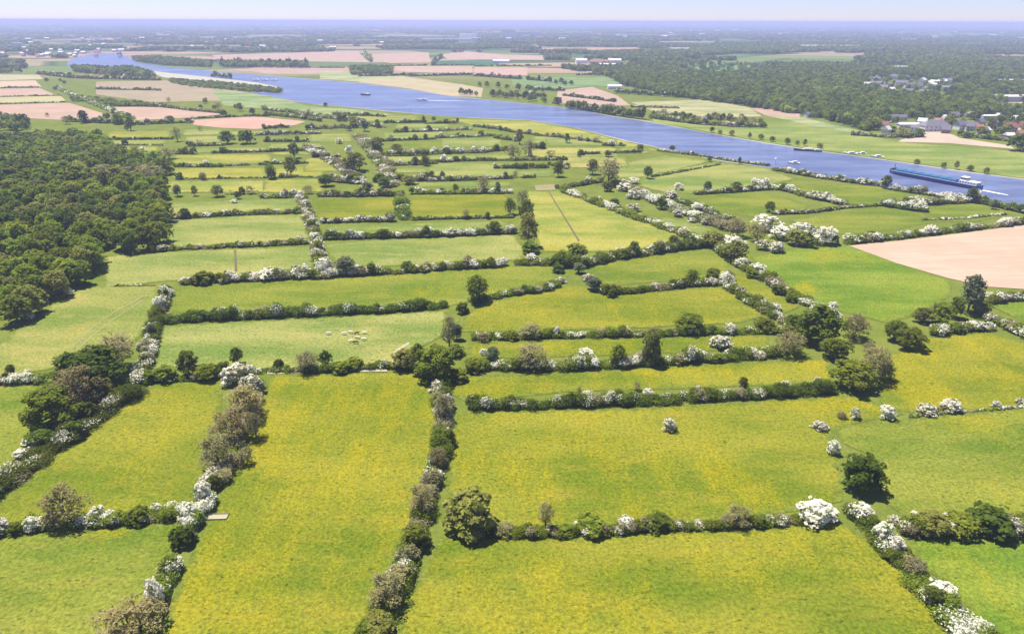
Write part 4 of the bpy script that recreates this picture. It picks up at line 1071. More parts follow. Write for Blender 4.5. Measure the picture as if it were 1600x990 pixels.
# ------------------------------------------------------------------ distant forest (one mass) by instancing crowns on points
def vnoise(x, y, s, o=0.0):
    return mnoise.noise(Vector((x * s, y * s, o)))
FOREST = [(745,66),(860,60),(1000,64),(1100,72),(1250,68),(1600,58),(1800,58),(1900,235),(1600,216),(1560,214),(1500,196),(1400,196),(1352,205),(1300,190),(1250,180),(1160,165),(1060,152),(975,134),(945,118),(880,108),(852,96),(850,88),(745,84)]
CLEAR = [[(1055,98),(1195,98),(1195,114),(1120,120),(1060,116)],[(1345,118),(1400,118),(1450,124),(1500,130),(1520,138),(1470,146),(1400,150),(1345,140)],
         [(1550,146),(1620,146),(1620,178),(1550,172)],[(890,92),(985,94),(990,108),(890,108)],[(1380,186),(1600,180),(1600,225),(1380,215)],[(1384,100),(1420,100),(1420,113),(1384,112)],
         [(1500,126),(1620,126),(1620,133),(1500,133)]]
def build_points(lst):
    P, S, T = [], [], []
    for (x, y, s, t) in lst:
        P.append((x, y, 0)); S.append(s); T.append(t)
    return P, S, T

def forest_obj(name, pts, scales, variants, label):
    me = bpy.data.meshes.new(name)
    me.vertices.add(len(pts))
    me.vertices.foreach_set('co', np.array(pts, dtype=np.float32).ravel())
    at = me.attributes.new('sc', 'FLOAT_VECTOR', 'POINT')
    at.data.foreach_set('vector', np.array(scales, dtype=np.float32).ravel())
    me.update()
    for m in variants[0].data.materials:
        me.materials.append(m)
    o = put(name, me, label=label, kind='stuff', cat='forest')
    colx = bpy.data.collections.new(name + '_source')
    for v in variants:
        colx.objects.link(v)
    ng = bpy.data.node_groups.new(name + '_nodes', 'GeometryNodeTree')
    ng.interface.new_socket('Geometry', in_out='INPUT', socket_type='NodeSocketGeometry')
    ng.interface.new_socket('Geometry', in_out='OUTPUT', socket_type='NodeSocketGeometry')
    nd = ng.nodes
    gi = nd.new('NodeGroupInput'); go = nd.new('NodeGroupOutput')
    ci = nd.new('GeometryNodeCollectionInfo'); ci.inputs['Collection'].default_value = colx
    ci.inputs['Separate Children'].default_value = True
    ci.inputs['Reset Children'].default_value = True
    ip = nd.new('GeometryNodeInstanceOnPoints'); ip.inputs['Pick Instance'].default_value = True
    na = nd.new('GeometryNodeInputNamedAttribute'); na.data_type = 'FLOAT_VECTOR'; na.inputs['Name'].default_value = 'sc'
    rv = nd.new('FunctionNodeRandomValue'); rv.data_type = 'FLOAT'; rv.inputs[2].default_value = 0; rv.inputs[3].default_value = 6.283
    cx = nd.new('ShaderNodeCombineXYZ')
    mp = nd.new('GeometryNodeMeshToPoints')
    lk = ng.links.new
    lk(gi.outputs[0], mp.inputs['Mesh']); lk(mp.outputs[0], ip.inputs['Points'])
    lk(ci.outputs[0], ip.inputs['Instance'])
    lk(na.outputs['Attribute'], ip.inputs['Scale'])
    lk(rv.outputs[1], cx.inputs[2]); lk(cx.outputs[0], ip.inputs['Rotation'])
    lk(ip.outputs[0], go.inputs[0])
    md = o.modifiers.new('plants', 'NODES'); md.node_group = ng
    return o

def var_objs(kinds, n, leaf, tag):
    out = []
    for i, kd in enumerate(kinds):
        V, F, P, idx = crown_mesh('c', 'tree', n, leaf, 300 + i)
        V[:, 2] -= 0.08
        me = mesh_arrays('forest_crown', V, F, [M[kd]])
        out.append(bpy.data.objects.new(f'{tag}{i}', me))
    return out

def gen_forest(v0, v1, step_px, poly, cover, base_w, maxw=1e9, u0=-40, u1=1640, thr=-9):
    """walk the ground outwards, spacing grows with distance"""
    pts, scs = [], []
    v = v1
    while v > v0:
        mp = MPP(800, v)
        w = min(max(base_w, step_px * mp), maxw)
        a = ang(800, v)
        dv = max(w * .75 * math.sin(a) / mp, 0.12)
        u = u0
        while u < u1:
            uu = u + rs.uniform(-.4, .4) * w / mp
            vv = v + rs.uniform(-.5, .5) * dv
            u += w * .78 / mp
            if poly and not inpoly(uu, vv, poly): continue
            if any(inpoly(uu, vv, c) for c in CLEAR) and rs.random() > .10: continue
            g = G(uu, vv)
            if thr > -5 and vnoise(g.x, g.y * 1.6, .0016, 1.7) * .7 + vnoise(g.x, g.y * 1.5, .006, 4.1) * .5 < thr: continue
            if rs.random() > cover: continue
            k = rs.uniform(.8, 1.25)
            hh = min(rs.choice((rs.uniform(7, 12), rs.uniform(11, 19))), 12 + w * .3)
            pts.append((g.x, g.y, 0)); scs.append((w * k * 1.15, w * k * 1.15, hh))
        v -= dv
    return pts, scs
va = var_objs(['wood', 'light', 'green', 'dark', 'light', 'wood', 'olive', 'dark'], 380, 0.13, 'va')
vb = var_objs(['wood', 'olive', 'green', 'dark', 'wood'], 110, 0.24, 'vb')
p1, s1 = gen_forest(104, 218, 0, FOREST, .95, 10.5, thr=-.30)
forest_obj('forest', p1, s1, va, 'wide green wood behind the village on the right')
p2, s2 = gen_forest(58, 104, 4.0, FOREST, .93, 12, thr=-.04)
forest_obj('forest', p2, s2, vb, 'hazy blue-green forest stretching to the right horizon')
FARP = [(-40,34),(1640,37),(1640,60),(1100,72),(860,60),(745,66),(745,84),(560,80),(330,84),(200,84),(190,80),(150,80),(100,92),(60,112),(-40,116)]
p3, s3 = gen_forest(35.5, 116, 5.0, FARP, .9, 12, maxw=90, thr=.15)
forest_obj('forest', p3, s3, vb, 'scattered hazy woods towards the horizon on the left')
print('forest', len(p1), len(p2), len(p3))
forest_obj('forest', [(a, b, 0) for a, b, c, d in WFAR], [(c * 1.1, c * 1.1, d) for a, b, c, d in WFAR], va, 'far end of the dense wood at the left edge')
# copses one can tell apart
for lab, poly, sp in [('dark copse on the near bank at the river bend', [(112,106),(170,110),(205,108),(235,116),(245,122),(190,121),(115,113)], 10),
                      ('dark square plantation on the far bank', [(548,106),(612,107),(614,117),(548,118)], 9),
                      ('row of dark trees on the far bank left of the plantation', [(345,100),(480,103),(480,107),(345,105)], 10),
                      ('dark scrub behind the sand spit', [(266,124),(330,128),(385,134),(440,140),(440,146),(380,143),(300,136),(266,130)], 8),
                      ('small dark wood at the left edge behind the big wood', [(-40,190),(42,188),(46,200),(30,206),(-40,208)], 10),
                      ('dark trees on the far bank at the river bend', [(205,92),(250,92),(330,98),(330,106),(260,103),(215,97)], 10),
                      ('pale scrub between the pink fields and the river', [(110,150),(200,160),(260,164),(250,168),(160,164),(112,158)], 9)]:
    W2 = [tuple(G(*p)) for p in poly]
    xs = [p[0] for p in W2]; ys = [p[1] for p in W2]
    pts, scs = [], []
    y = min(ys)
    while y < max(ys):
        x = min(xs)
        while x < max(xs):
            qx, qy = x + rs.uniform(-.4, .4) * sp, y + rs.uniform(-.4, .4) * sp
            if inpoly(qx, qy, W2) and rs.random() < .85:
                w = sp * rs.uniform(.9, 1.4)
                hz = rs.uniform(7, 12) if sp < 10 else rs.uniform(9, 15)
                if 'scrub' in lab: hz = rs.uniform(3, 6)
                pts.append((qx, qy, 0)); scs.append((w, w, hz))
            x += sp
        y += sp
    if pts:
        forest_obj('forest', pts, scs, vb, lab)

# ------------------------------------------------------------------ buildings
def box_bm(bm, x0, x1, y0, y1, z0, z1):
    vs = [bm.verts.new(p) for p in ((x0,y0,z0),(x1,y0,z0),(x1,y1,z0),(x0,y1,z0),(x0,y0,z1),(x1,y0,z1),(x1,y1,z1),(x0,y1,z1))]
    for f in ((0,3,2,1),(4,5,6,7),(0,1,5,4),(1,2,6,5),(2,3,7,6),(3,0,4,7)):
        bm.faces.new([vs[i] for i in f])
def bm_mesh(name, bm, mat):
    me = bpy.data.meshes.new(name)
    bm.to_mesh(me); bm.free()
    me.materials.append(mat)
    return me
def house(u, v, w, d, h, rh, wall, roof, rz, label, group=None, windows=0, name='house', cat='house', flat=False, hip=False, chimney=False):
    g = G(u, v)
    root = put(name, None, None, (g.x, g.y, 0), rz, label=label, cat=cat, group=group)
    bm = bmesh.new()
    box_bm(bm, -w/2, w/2, -d/2, d/2, -.3, h)
    if not flat and not hip:
        for s in (-1, 1):   # gable ends
            x = s * (w/2 - .15)
            a = bm.verts.new((x, -d/2, h + .001)); b = bm.verts.new((x, d/2, h + .001)); c = bm.verts.new((x, 0, h + rh - .15))
            bm.faces.new((a, b, c))
    put('wall', bm_mesh('wall', bm, M[wall]), root)
    bm = bmesh.new()
    e = .5
    if flat:
        box_bm(bm, -w/2 - .3, w/2 + .3, -d/2 - .3, d/2 + .3, h + .003, h + .6)
    else:
        ins = d / 2 if hip else 0
        A = [(-w/2 - e, -d/2 - e, h), (w/2 + e, -d/2 - e, h), (w/2 + e, d/2 + e, h), (-w/2 - e, d/2 + e, h)]
        R = [(-w/2 - e + ins, 0, h + rh), (w/2 + e - ins, 0, h + rh)]
        for dz in (0.02, .25):
            pass
        va_ = [bm.verts.new((x, y, z + .02)) for x, y, z in A]; vb_ = [bm.verts.new((x, y, z + .27)) for x, y, z in A]
        r_ = [bm.verts.new((x, y, z + .27)) for x, y, z in R]
        bm.faces.new((vb_[0], vb_[1], r_[1], r_[0])); bm.faces.new((vb_[2], vb_[3], r_[0], r_[1]))
        bm.faces.new((vb_[1], vb_[2], r_[1])); bm.faces.new((vb_[3], vb_[0], r_[0]))
        for i in range(4):
            j = (i + 1) % 4
            bm.faces.new((va_[i], va_[j], vb_[j], vb_[i]))
        bm.faces.new(list(reversed(va_)))
    ro = put('roof', bm_mesh('roof', bm, M[roof]), root)
    if chimney:
        bm = bmesh.new(); box_bm(bm, w*.2, w*.2 + .9, -.4, .5, h + rh*.5, h + rh + 1.2)
        put('chimney', bm_mesh('chimney', bm, M['brick']), ro)
    for i in range(windows):
        x = -w/2 + (i + .5) * w / windows
        for z in ([1.0] if h < 4.6 else [1.0, h/2 + .9]):
            bm = bmesh.new(); box_bm(bm, x - .6, x + .6, -d/2 - .05, -d/2 + .05, z, z + 1.3)
            put('window', bm_mesh('window', bm, M['glass']), root)
    return root

V_ = 'in the riverside village'
house(1458, 204, 34, 16, 6, 6, 'white', 'slate', .1, 'large white house with a slate hip roof in the village', windows=6, hip=True, chimney=True)
house(1418, 200, 26, 9, 4.5, 2, 'cream', 'pale_roof', .05, 'long low pale building left of the large slate-roofed house', windows=5)
house(1500, 202, 14, 10, 5.5, 5, 'white', 'slate', .3, 'slate-roofed house right of the large one in the village', windows=3, chimney=True)
house(1516, 204, 12, 10, 5, 5, 'grey_wall', 'slate', -.3, 'grey-walled slate-roofed house behind the pale yard', windows=3)
house(1576, 206, 13, 10, 5, 6, 'cream', 'red_roof', .2, 'red-roofed house at the right end of the village', windows=3, chimney=True)
house(1600, 204, 14, 10, 5, 6, 'white', 'red_roof', 0, 'white house with a red roof cut by the right edge', windows=3)
house(1545, 188, 26, 12, 6, 1, 'cream', 'pale_roof', .05, 'cream flat-roofed hall in the upper village', windows=5, flat=True)
house(1552, 200, 12, 9, 5, 4, 'brick', 'slate', .6, 'brick house behind the village trees', windows=2)
house(1395, 190, 12, 9, 5, 4, 'white', 'slate', .2, 'white house at the edge of the village wood', windows=2)
house(1480, 190, 12, 9, 4.5, 4, 'white', 'pale_roof', -.2, 'pale-roofed cottage above the large slate-roofed house', windows=2)
house(1530, 196, 11, 8, 4.5, 4, 'cream', 'slate', .5, 'small cream house below the flat-roofed hall', windows=2)
house(1380, 200, 10, 8, 4, 4, 'white', 'red_roof', .4, 'small red-roofed house left of the long low building', windows=2)
house(1262, 183, 9, 7, 4, 3, 'white', 'slate', .4, 'tiny white house at the corner of the wood', windows=1)
hv = random.Random(21)
for i, (u, v) in enumerate([(1350,196),(1368,190),(1408,188),(1440,196),(1466,194),(1490,184),(1512,184),(1528,205),(1562,186),(1588,190),(1596,214),(1560,206),(1476,208),(1428,206),(1384,208),(1575,218),(1538,210)]):
    house(u, v, hv.uniform(8, 12), 8, hv.uniform(3.5, 5), hv.uniform(3, 4.2), hv.choice(['white', 'cream', 'brick', 'white']), hv.choice(['red_roof', 'slate', 'slate', 'pale_roof']), hv.uniform(-.8, .8),
          'small house between garden trees of the riverside village', 'garden houses of the riverside village', windows=2)
hr = random.Random(11)
for i in range(34):
    u, v = hr.uniform(1350, 1505), hr.uniform(122, 150)
    if inpoly(u, v, CLEAR[1]) or hr.random() < .25:
        house(u, v, hr.uniform(12, 22), hr.uniform(9, 12), hr.uniform(5, 8), hr.uniform(3, 5), hr.choice(['white', 'white', 'grey_wall', 'cream']), hr.choice(['pale_roof', 'slate', 'pale_roof', 'slate']), hr.uniform(-1, 1),
              'pale house in the settlement inside the wood', 'houses of the settlement in the wood')
house(1592, 158, 70, 30, 8, 1, 'grey_wall', 'pale_roof', .05, 'wide pale warehouse at the right edge', flat=True, name='warehouse', cat='warehouse')
house(1575, 130, 60, 20, 7, 1, 'white', 'pale_roof', .0, 'white hall in the wood at the right', flat=True, name='warehouse', cat='warehouse')
house(1400, 108, 100, 30, 7, 1, 'cream', 'pale_roof', -.1, 'pale shed in the distant wood', flat=True, name='warehouse', cat='warehouse')
house(1098, 79, 300, 60, 9, 1, 'pale_roof', 'white', 0, 'long white greenhouse in the distant forest, leftmost', flat=True, name='greenhouse', cat='greenhouse')
house(1205, 80, 150, 40, 8, 1, 'pale_roof', 'white', 0, 'middle and smallest white greenhouse in the forest', flat=True, name='greenhouse', cat='greenhouse')
house(1289, 74, 330, 60, 9, 1, 'pale_roof', 'white', 0, 'brightest white greenhouse in the forest, rightmost', flat=True, name='greenhouse', cat='greenhouse')
house(1438, 76, 160, 40, 8, 1, 'grey_wall', 'pale_roof', 0, 'dim greyish greenhouse right of the bright one', flat=True, name='greenhouse', cat='greenhouse')
house(908, 99, 34, 18, 9, 5, 'white', 'pale_roof', .1, 'white barn on the far-bank farm, left', name='barn', cat='barn')
house(937, 101, 60, 18, 8, 6, 'brick', 'red_roof', .05, 'long red-roofed barn on the far-bank farm', name='barn', cat='barn')
house(960, 99, 40, 20, 9, 5, 'white', 'pale_roof', -.1, 'white barn on the far-bank farm, right', name='barn', cat='barn')
house(948, 104, 50, 12, 6, 3, 'white', 'pale_roof', -.1, 'low white shed in front of the red-roofed barn', name='barn', cat='barn')
house(975, 104, 20, 12, 6, 3, 'cream', 'red_roof', .3, 'small red-roofed building at the end of the farm', name='barn', cat='barn')
house(783, 99, 50, 25, 8, 2, 'white', 'white', 0, 'white barn alone in the pink fields', name='barn', cat='barn')
house(1047, 118, 26, 14, 6, 4, 'white', 'pale_roof', .2, 'white shed at the edge of the distant wood', name='barn', cat='barn')
house(960, 139, 26, 12, 5, 3, 'white', 'pale_roof', 0, 'pale-roofed shed near the bank trees', name='barn', cat='barn')
house(1030, 128, 26, 10, 5, 3, 'white', 'pale_roof', 0, 'small pale shed right of the far green field', name='barn', cat='barn')
house(732, 64, 110, 60, 42, 1, 'white', 'pale_roof', 0, 'tall white factory block on the horizon', flat=True, name='factory', cat='factory')
house(700, 64.5, 330, 60, 16, 1, 'white', 'pale_roof', 0, 'long low white hall beside the factory block', flat=True, name='factory', cat='factory')
house(744, 65, 60, 60, 22, 1, 'white', 'pale_roof', 0, 'low white annexe right of the factory block', flat=True, name='factory', cat='factory')
house(794, 60, 110, 60, 60, 1, 'white', 'pale_roof', 0, 'white tower block on the horizon right of the factory', flat=True, name='tower_block', cat='tower')
house(821, 58, 230, 60, 38, 1, 'white', 'pale_roof', 0, 'wide white block on the horizon, rightmost', flat=True, name='tower_block', cat='tower')
house(28, 76, 45, 25, 24, 3, 'white', 'pale_roof', 0, 'tall white building in the far town on the left', flat=True, name='town_building', cat='building')
for i in range(120):
    if i < 50: u, v = hr.uniform(0, 190), hr.uniform(60, 92)
    elif i < 80: u, v = hr.uniform(190, 600), hr.uniform(60, 80)
    else: u, v = hr.uniform(700, 1600), hr.uniform(48, 64)
    k = MPP(u, v) / 3.2
    k = min(k, 2.4)
    house(u, v, hr.uniform(14, 34) * k, 14 * k, hr.uniform(6, 9) * k, 4, hr.choice(['white', 'cream', 'grey_wall', 'white']), hr.choice(['pale_roof', 'red_roof', 'pale_roof', 'slate']), hr.uniform(-.3, .3),
          'small hazy building in the scattered towns near the horizon', 'hazy buildings near the horizon')
house(118, 350, 8, 7, 4, 3, 'white', 'slate', .3, 'white house hidden in the wood on the left', windows=2, chimney=True)
house(130, 372, 12, 5, 2.2, 1.2, 'cream', 'pale_roof', .05, 'low pale shed in the wood on the left', name='shed', cat='shed')
# pale slab at the hedge gap
bm = bmesh.new(); box_bm(bm, -3, 3, -1.1, 1.1, 0, .5)
g = G(338, 808)
me = bm_mesh('feed_trough', bm, M['track'])
bm = bmesh.new(); bm.from_mesh(me)
tf = max(bm.faces, key=lambda f: f.calc_center_median().z)
r = bmesh.ops.inset_individual(bm, faces=[tf], thickness=.25)
bmesh.ops.translate(bm, verts=tf.verts[:], vec=(0, 0, -.3)); bm.to_mesh(me); bm.free()
put('feed_trough', me, None, (g.x, g.y, 0), .05, label='pale concrete slab at the gap in the left hedge', cat='trough')

# ------------------------------------------------------------------ boats
def loft(bm, rings):
    rr = [[bm.verts.new(p) for p in r] for r in rings]
    k = len(rings[0])
    for a, b in zip(rr[:-1], rr[1:]):
        for i in range(k):
            bm.faces.new((a[i], a[(i+1) % k], b[(i+1) % k], b[i]))
    bm.faces.new(list(reversed(rr[0]))); bm.faces.new(rr[-1])
def hull_rings(Ln, B, z0, z1, n=14, bow=.12, stern=.06):
    out = []
    for i in range(n + 1):
        t = i / n
        x = -Ln/2 + Ln * t
        f = 1.0
        if t < bow: f = .12 + .88 * math.sin(t / bow * math.pi / 2)
        if t > 1 - stern: f = .65 + .35 * math.cos((t - 1 + stern) / stern * math.pi / 2)
        lift = max(0, (bow - t) / bow) * .8
        out.append([(x, -B/2*f*.86, z0), (x, B/2*f*.86, z0), (x, B/2*f, z1 + lift), (x, -B/2*f, z1 + lift)])
    return out
def barge():
    a, b = G(1390, 270), G(1532, 297)
    Ln = (b - a).length
    c = (a + b) / 2
    rz = math.atan2((b - a).y, (b - a).x)
    r = put('river_barge', None, None, (c.x, c.y, .1), rz, label='long blue cargo barge with a white wheelhouse on the river', cat='barge')
    bm = bmesh.new(); loft(bm, hull_rings(Ln, 9.5, -.2, 3.0))
    bmesh.ops.recalc_face_normals(bm, faces=bm.faces[:])
    put('hull', bm_mesh('hull', bm, M['hull']), r)
    bm = bmesh.new()
    n = 14
    x0, x1 = -Ln * .42, Ln * .26
    for i in range(n):
        xa = x0 + (x1 - x0) * i / n; xb = x0 + (x1 - x0) * (i + 1) / n - .3
        za = 4.4 + (.18 if i % 2 else 0)
        rings = []
        for x in (xa, xb):
            rings.append([(x, -3.7, 3.01), (x, 3.7, 3.01), (x, 3.5, za), (x, 0, za + .45), (x, -3.5, za)])
        loft(bm, rings)
    bmesh.ops.recalc_face_normals(bm, faces=bm.faces[:])
    put('hatch_covers', bm_mesh('hatch_covers', bm, M['teal']), r)
    bm = bmesh.new()
    box_bm(bm, Ln*.29, Ln*.47, -3.6, 3.6, 3.01, 5.3); 
    dh = put('deckhouse', bm_mesh('deckhouse', bm, M['white']), r)
    bm = bmesh.new()
    for i in range(6):
        x = Ln*.30 + i * Ln*.028
        for s in (-1, 1):
            box_bm(bm, x, x + 1.1, s*3.6 - .04, s*3.6 + .04, 3.9, 4.7)
    put('porthole_windows', bm_mesh('porthole_windows', bm, M['glass']), dh)
    bm = bmesh.new()
    box_bm(bm, Ln*.30, Ln*.355, -2.6, 2.6, 5.303, 7.6)
    box_bm(bm, Ln*.295, Ln*.36, -2.9, 2.9, 7.603, 7.85)
    wh = put('wheelhouse', bm_mesh('wheelhouse', bm, M['white']), r)
    bm = bmesh.new(); box_bm(bm, Ln*.298, Ln*.357, -2.65, 2.65, 6.3, 7.2)
    put('window_band', bm_mesh('window_band', bm, M['glass']), wh)
    bm = bmesh.new()
    box_bm(bm, -Ln*.47, -Ln*.44, -2.2, 2.2, 3.8, 4.7); box_bm(bm, -Ln*.455, -Ln*.45, -.12, .12, 4.7, 8.2)
    put('bow_winch_and_mast', bm_mesh('bow_winch_and_mast', bm, M['steel']), r)
    bm = bmesh.new()
    for s in (-1, 1):
        box_bm(bm, -Ln*.45, Ln*.48, s*4.55 - .05, s*4.55 + .05, 3.02, 3.45)
    put('gunwale_rail', bm_mesh('gunwale_rail', bm, M['white']), r)
    # wake
    u = (b - a).normalized(); nn = Vector((-u.y, u.x))
    pts = []
    for t, w_ in ((0, 2), (4, 3), (9, 3), (15, 2), (20, 1)):
        pts.append(b + u * t + nn * w_ * random.uniform(.5, 1.0))
    for t, w_ in ((20, .6), (15, 1.5), (9, 2), (4, 2.5), (0, 2)):
        pts.append(b + u * t - nn * w_ * random.uniform(.5, 1.0))
    sheet('wake', [tuple(p) for p in pts], M['foam'], 'white churned water behind the barge stern', z=.13, world=True, kind='stuff')
barge()
def boat(u, v, Ln, B, hull, label, rz=None, cabin=True, name='motor_boat', wake=False):
    g = G(u, v)
    if rz is None: rz = -.25
    r = put(name, None, None, (g.x, g.y, .1), rz, label=label, cat='boat')
    bm = bmesh.new(); loft(bm, hull_rings(Ln, B, -.1, B * .32, n=8, bow=.45))
    bmesh.ops.recalc_face_normals(bm, faces=bm.faces[:])
    put('hull', bm_mesh('hull', bm, M[hull]), r)
    if cabin:
        bm = bmesh.new()
        rings = []
        for x, s, z in ((-Ln*.12, .6, .8), (0, .8, 1.3), (Ln*.25, .85, 1.35), (Ln*.32, .8, .9)):
            rings.append([(x, -B/2*s, B*.32 + .05), (x, B/2*s, B*.32 + .05), (x, B/2*s*.85, B*.32 + z), (x, -B/2*s*.85, B*.32 + z)])
        loft(bm, rings); bmesh.ops.recalc_face_normals(bm, faces=bm.faces[:])
        cb = put('cabin', bm_mesh('cabin', bm, M['white']), r)
        bm = bmesh.new(); box_bm(bm, -Ln*.05, Ln*.22, -B*.43, B*.43, B*.32 + .55, B*.32 + .95)
        put('windows', bm_mesh('windows', bm, M['glass']), cb)
    if wake:
        u_ = Vector((math.cos(rz), math.sin(rz))); n_ = Vector((-u_.y, u_.x)); c = Vector((g.x, g.y))
        pts = [c + n_ * 2, c + u_ * 30 + n_ * 3, c + u_ * 70 + n_ * 2.5, c + u_ * 70 + n_ * 1, c + u_ * 30 - n_ * 2, c - n_ * 2]
        sheet('wake', [tuple(p) for p in pts], M['foam'], 'white wake trailing the distant motor boat', z=.135, world=True, kind='stuff')
boat(1240, 256, 11, 3.6, 'white', 'white motor boat near the near bank, left of the dark riverside tree')
boat(1258, 236, 22, 4.5, 'steel', 'dark hulled boat moored at the far bank')
boat(1274, 237, 12, 3.5, 'hull', 'small blue boat moored right of the dark hulled boat')
boat(1328, 241, 14, 4, 'white', 'white boat moored at the far bank landing')
boat(1346, 241, 10, 3.2, 'white', 'small white boat moored right of the landing boat', rz=-.1)
boat(1370, 246, 12, 3.6, 'white', 'white boat lying alone by the far bank')
boat(571, 149, 18, 6, 'steel', 'dark work boat out in the far part of the river')
boat(660, 157, 18, 5, 'white', 'white speeding motor boat far up the river', wake=True, rz=-.05)
boat(868, 162, 12, 4, 'steel', 'dark boat at the far bank upstream')
for i, u in enumerate((400, 414, 428)):
    boat(u, 126, 16, 6, 'white', 'white boat moored in a row of three far upstream, ' + ['leftmost', 'middle', 'rightmost'][i])
def beacon(u, v, h, label):
    g = G(u, v)
    r = put('river_beacon', None, None, (g.x, g.y, .1), label=label, cat='beacon')
    V, F = [], []
    branch_tube(V, F, (0, 0, 0), (0, 0, h), .5, .35, 8)
    me = bpy.data.meshes.new('post'); me.from_pydata([tuple(q) for q in V], [], F); me.materials.append(M['white']); put('post', me, r)
    V, F = [], []
    branch_tube(V, F, (0, 0, h), (0, 0, h + 1.4), 1.0, .1, 8)
    me = bpy.data.meshes.new('topmark'); me.from_pydata([tuple(q) for q in V], [], F); me.materials.append(M['white']); put('topmark', me, r)
beacon(442, 147, 9, 'tall white beacon post at the far river bend')
beacon(640, 174, 6, 'white beacon post on the near river edge')
beacon(1211, 256, 4.5, 'white post on the bank left of the white motor boat')

# ------------------------------------------------------------------ cattle
def cow_mesh(mat):
    P = [(0, 0, 1.05), (.45, 0, 1.08), (.85, 0, 1.12), (1.15, 0, 1.15), (1.45, 0, .95), (1.68, 0, .70), (-.45, 0, 1.08), (-.85, 0, 1.12)]
    E = [(0, 1), (1, 2), (2, 3), (3, 4), (4, 5), (0, 6), (6, 7)]
    R = [.40, .41, .34, .24, .19, .11, .40, .32]
    for bx, par in ((.82, 2), (-.82, 7)):
        for s in (-1, 1):
            i = len(P)
            k = -.06 if bx > 0 else .08
            P += [(bx, s*.20, .78), (bx + k, s*.22, .42), (bx, s*.22, .04)]
            R += [.15, .08, .065]
            E += [(par, i), (i, i+1), (i+1, i+2)]
    i = len(P); P += [(-1.12, 0, .95), (-1.16, 0, .5)]; R += [.05, .035]; E += [(7, i), (i, i+1)]
    for s in (-1, 1):
        i = len(P); P += [(1.36, s*.22, 1.08)]; R += [.05]; E += [(4, i)]
    me = bpy.data.meshes.new('cow')
    me.from_pydata(P, E, [])
    me.materials.append(mat)
    me.skin_vertices.new(name='skin') if hasattr(me.skin_vertices, 'new') else None
    return me, R
def make_cow(mat):
    me, R = cow_mesh(M[mat])
    o = bpy.data.objects.new('cow', me)
    COL.objects.link(o)
    sk = o.modifiers.new('skin', 'SKIN')
    if not me.skin_vertices:
        bm = bmesh.new(); bm.from_mesh(me)
        ly = bm.verts.layers.skin.verify()
        bm.verts.ensure_lookup_table()
        for i, v in enumerate(bm.verts):
            v[ly].radius = (R[i], R[i]); v[ly].use_root = (i == 0)
        bm.to_mesh(me); bm.free()
    else:
        for i, d in enumerate(me.skin_vertices[0].data):
            d.radius = (R[i], R[i]); d.use_root = (i == 0)
    ss = o.modifiers.new('sub', 'SUBSURF'); ss.levels = 1; ss.render_levels = 1
    return o
base_p, base_d = make_cow('hide_pale'), make_cow('hide_dark')
up, ud = [True], [True]
for (u, v, pale, rz, lab) in [(513,523,1,.1,'pale cow grazing apart at the left of the herd'),(537,523,1,.05,'pale cow second from the left in the small herd'),(549,521,1,3.0,'pale cow at the back of the herd beside the dark cow'),
      (557,523,0,.5,'dark cow at the back of the small herd'),(569,522,1,.1,'pale cow at the back right of the herd'),(559.5,529,1,2.8,'pale cow in the middle of the herd'),(548,535,1,.2,'pale cow at the front left of the herd'),
      (557,537,0,3.3,'dark cow at the front of the small herd'),(568,532,1,.0,'pale cow at the front right of the herd')]:
    src = base_p if pale else base_d
    fl = up if pale else ud
    if fl[0]: o = src; fl[0] = False
    else:
        o = src.copy(); COL.objects.link(o)
    g = G(u, v)
    o.location = (g.x, g.y, .15); o.rotation_euler = (0, 0, rz); o.scale = (.86, 1.0, .86)
    o['label'] = lab; o['category'] = 'cow'; o['group'] = 'cattle grazing in the pale pasture'

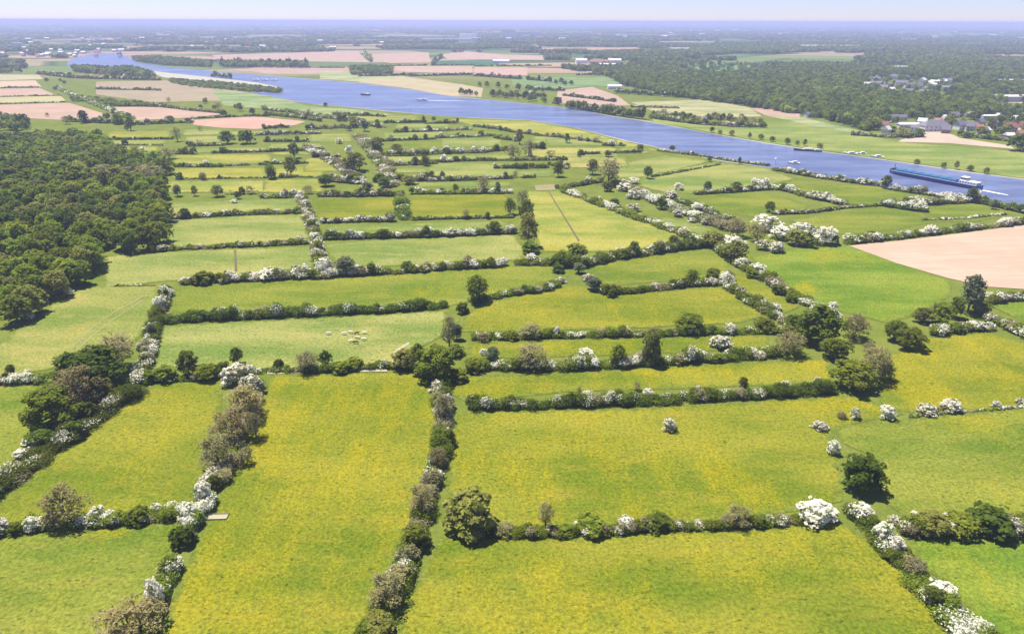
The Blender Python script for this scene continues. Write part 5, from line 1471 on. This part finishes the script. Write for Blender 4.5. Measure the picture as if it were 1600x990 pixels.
# ------------------------------------------------------------------ haze
bm = bmesh.new()
box_bm(bm, -47000, 47000, -2600, 47500, -1.0, 126.0)
m, nt, out = new_mat('haze_air')
pv = N(nt, 'ShaderNodeVolumePrincipled')
pv.inputs['Color'].default_value = (0.54, 0.60, 1.0, 1)
pv.inputs['Density'].default_value = 1.4e-4
pv.inputs['Anisotropy'].default_value = 0.0
L(nt, pv.outputs[0], out.inputs['Volume'])
put('haze', bm_mesh('haze', bm, m), label='pale blue haze over the whole plain', kind='stuff')

# ------------------------------------------------------------------ light and sky
SUN_EL, SUN_AZ = math.radians(67), math.radians(-48)     # azimuth from +Y towards +X
w = bpy.data.worlds.new('World'); SC.world = w
w.use_nodes = True
nt = w.node_tree
for n in list(nt.nodes): nt.nodes.remove(n)
sky = nt.nodes.new('ShaderNodeTexSky'); sky.sky_type = 'NISHITA'; sky.sun_disc = False
sky.sun_elevation = SUN_EL; sky.sun_rotation = SUN_AZ
sky.altitude = 1500; sky.air_density = 1.0; sky.dust_density = 0.2; sky.ozone_density = 5.0
bg = nt.nodes.new('ShaderNodeBackground'); bg.inputs[1].default_value = 0.066
wo = nt.nodes.new('ShaderNodeOutputWorld')
tint = mixc(nt, 1.0, sky.outputs[0], (0.98, 0.91, 1.20), 'MULTIPLY')
nt.links.new(tint, bg.inputs[0]); nt.links.new(bg.outputs[0], wo.inputs[0])
sd = bpy.data.lights.new('sun', 'SUN'); sd.energy = 4.7; sd.angle = math.radians(.53); sd.color = (1.0, .93, .80)
so = bpy.data.objects.new('sun', sd); COL.objects.link(so)
dirv = Vector((math.sin(SUN_AZ) * math.cos(SUN_EL), math.cos(SUN_AZ) * math.cos(SUN_EL), math.sin(SUN_EL)))
so.rotation_euler = dirv.to_track_quat('Z', 'Y').to_euler()
so.location = (0, 0, 500)

SC.view_settings.view_transform = 'Standard'
SC.view_settings.look = 'None'
SC.view_settings.exposure = 0.95
SC.view_settings.gamma = 1
SC.view_settings.use_curve_mapping = False
cy = SC.cycles
cy.max_bounces = 8; cy.diffuse_bounces = 4; cy.glossy_bounces = 2; cy.transmission_bounces = 5; cy.volume_bounces = 1
cy.transparent_max_bounces = 4
cy.use_denoising = True
SC.render.engine = 'CYCLES'
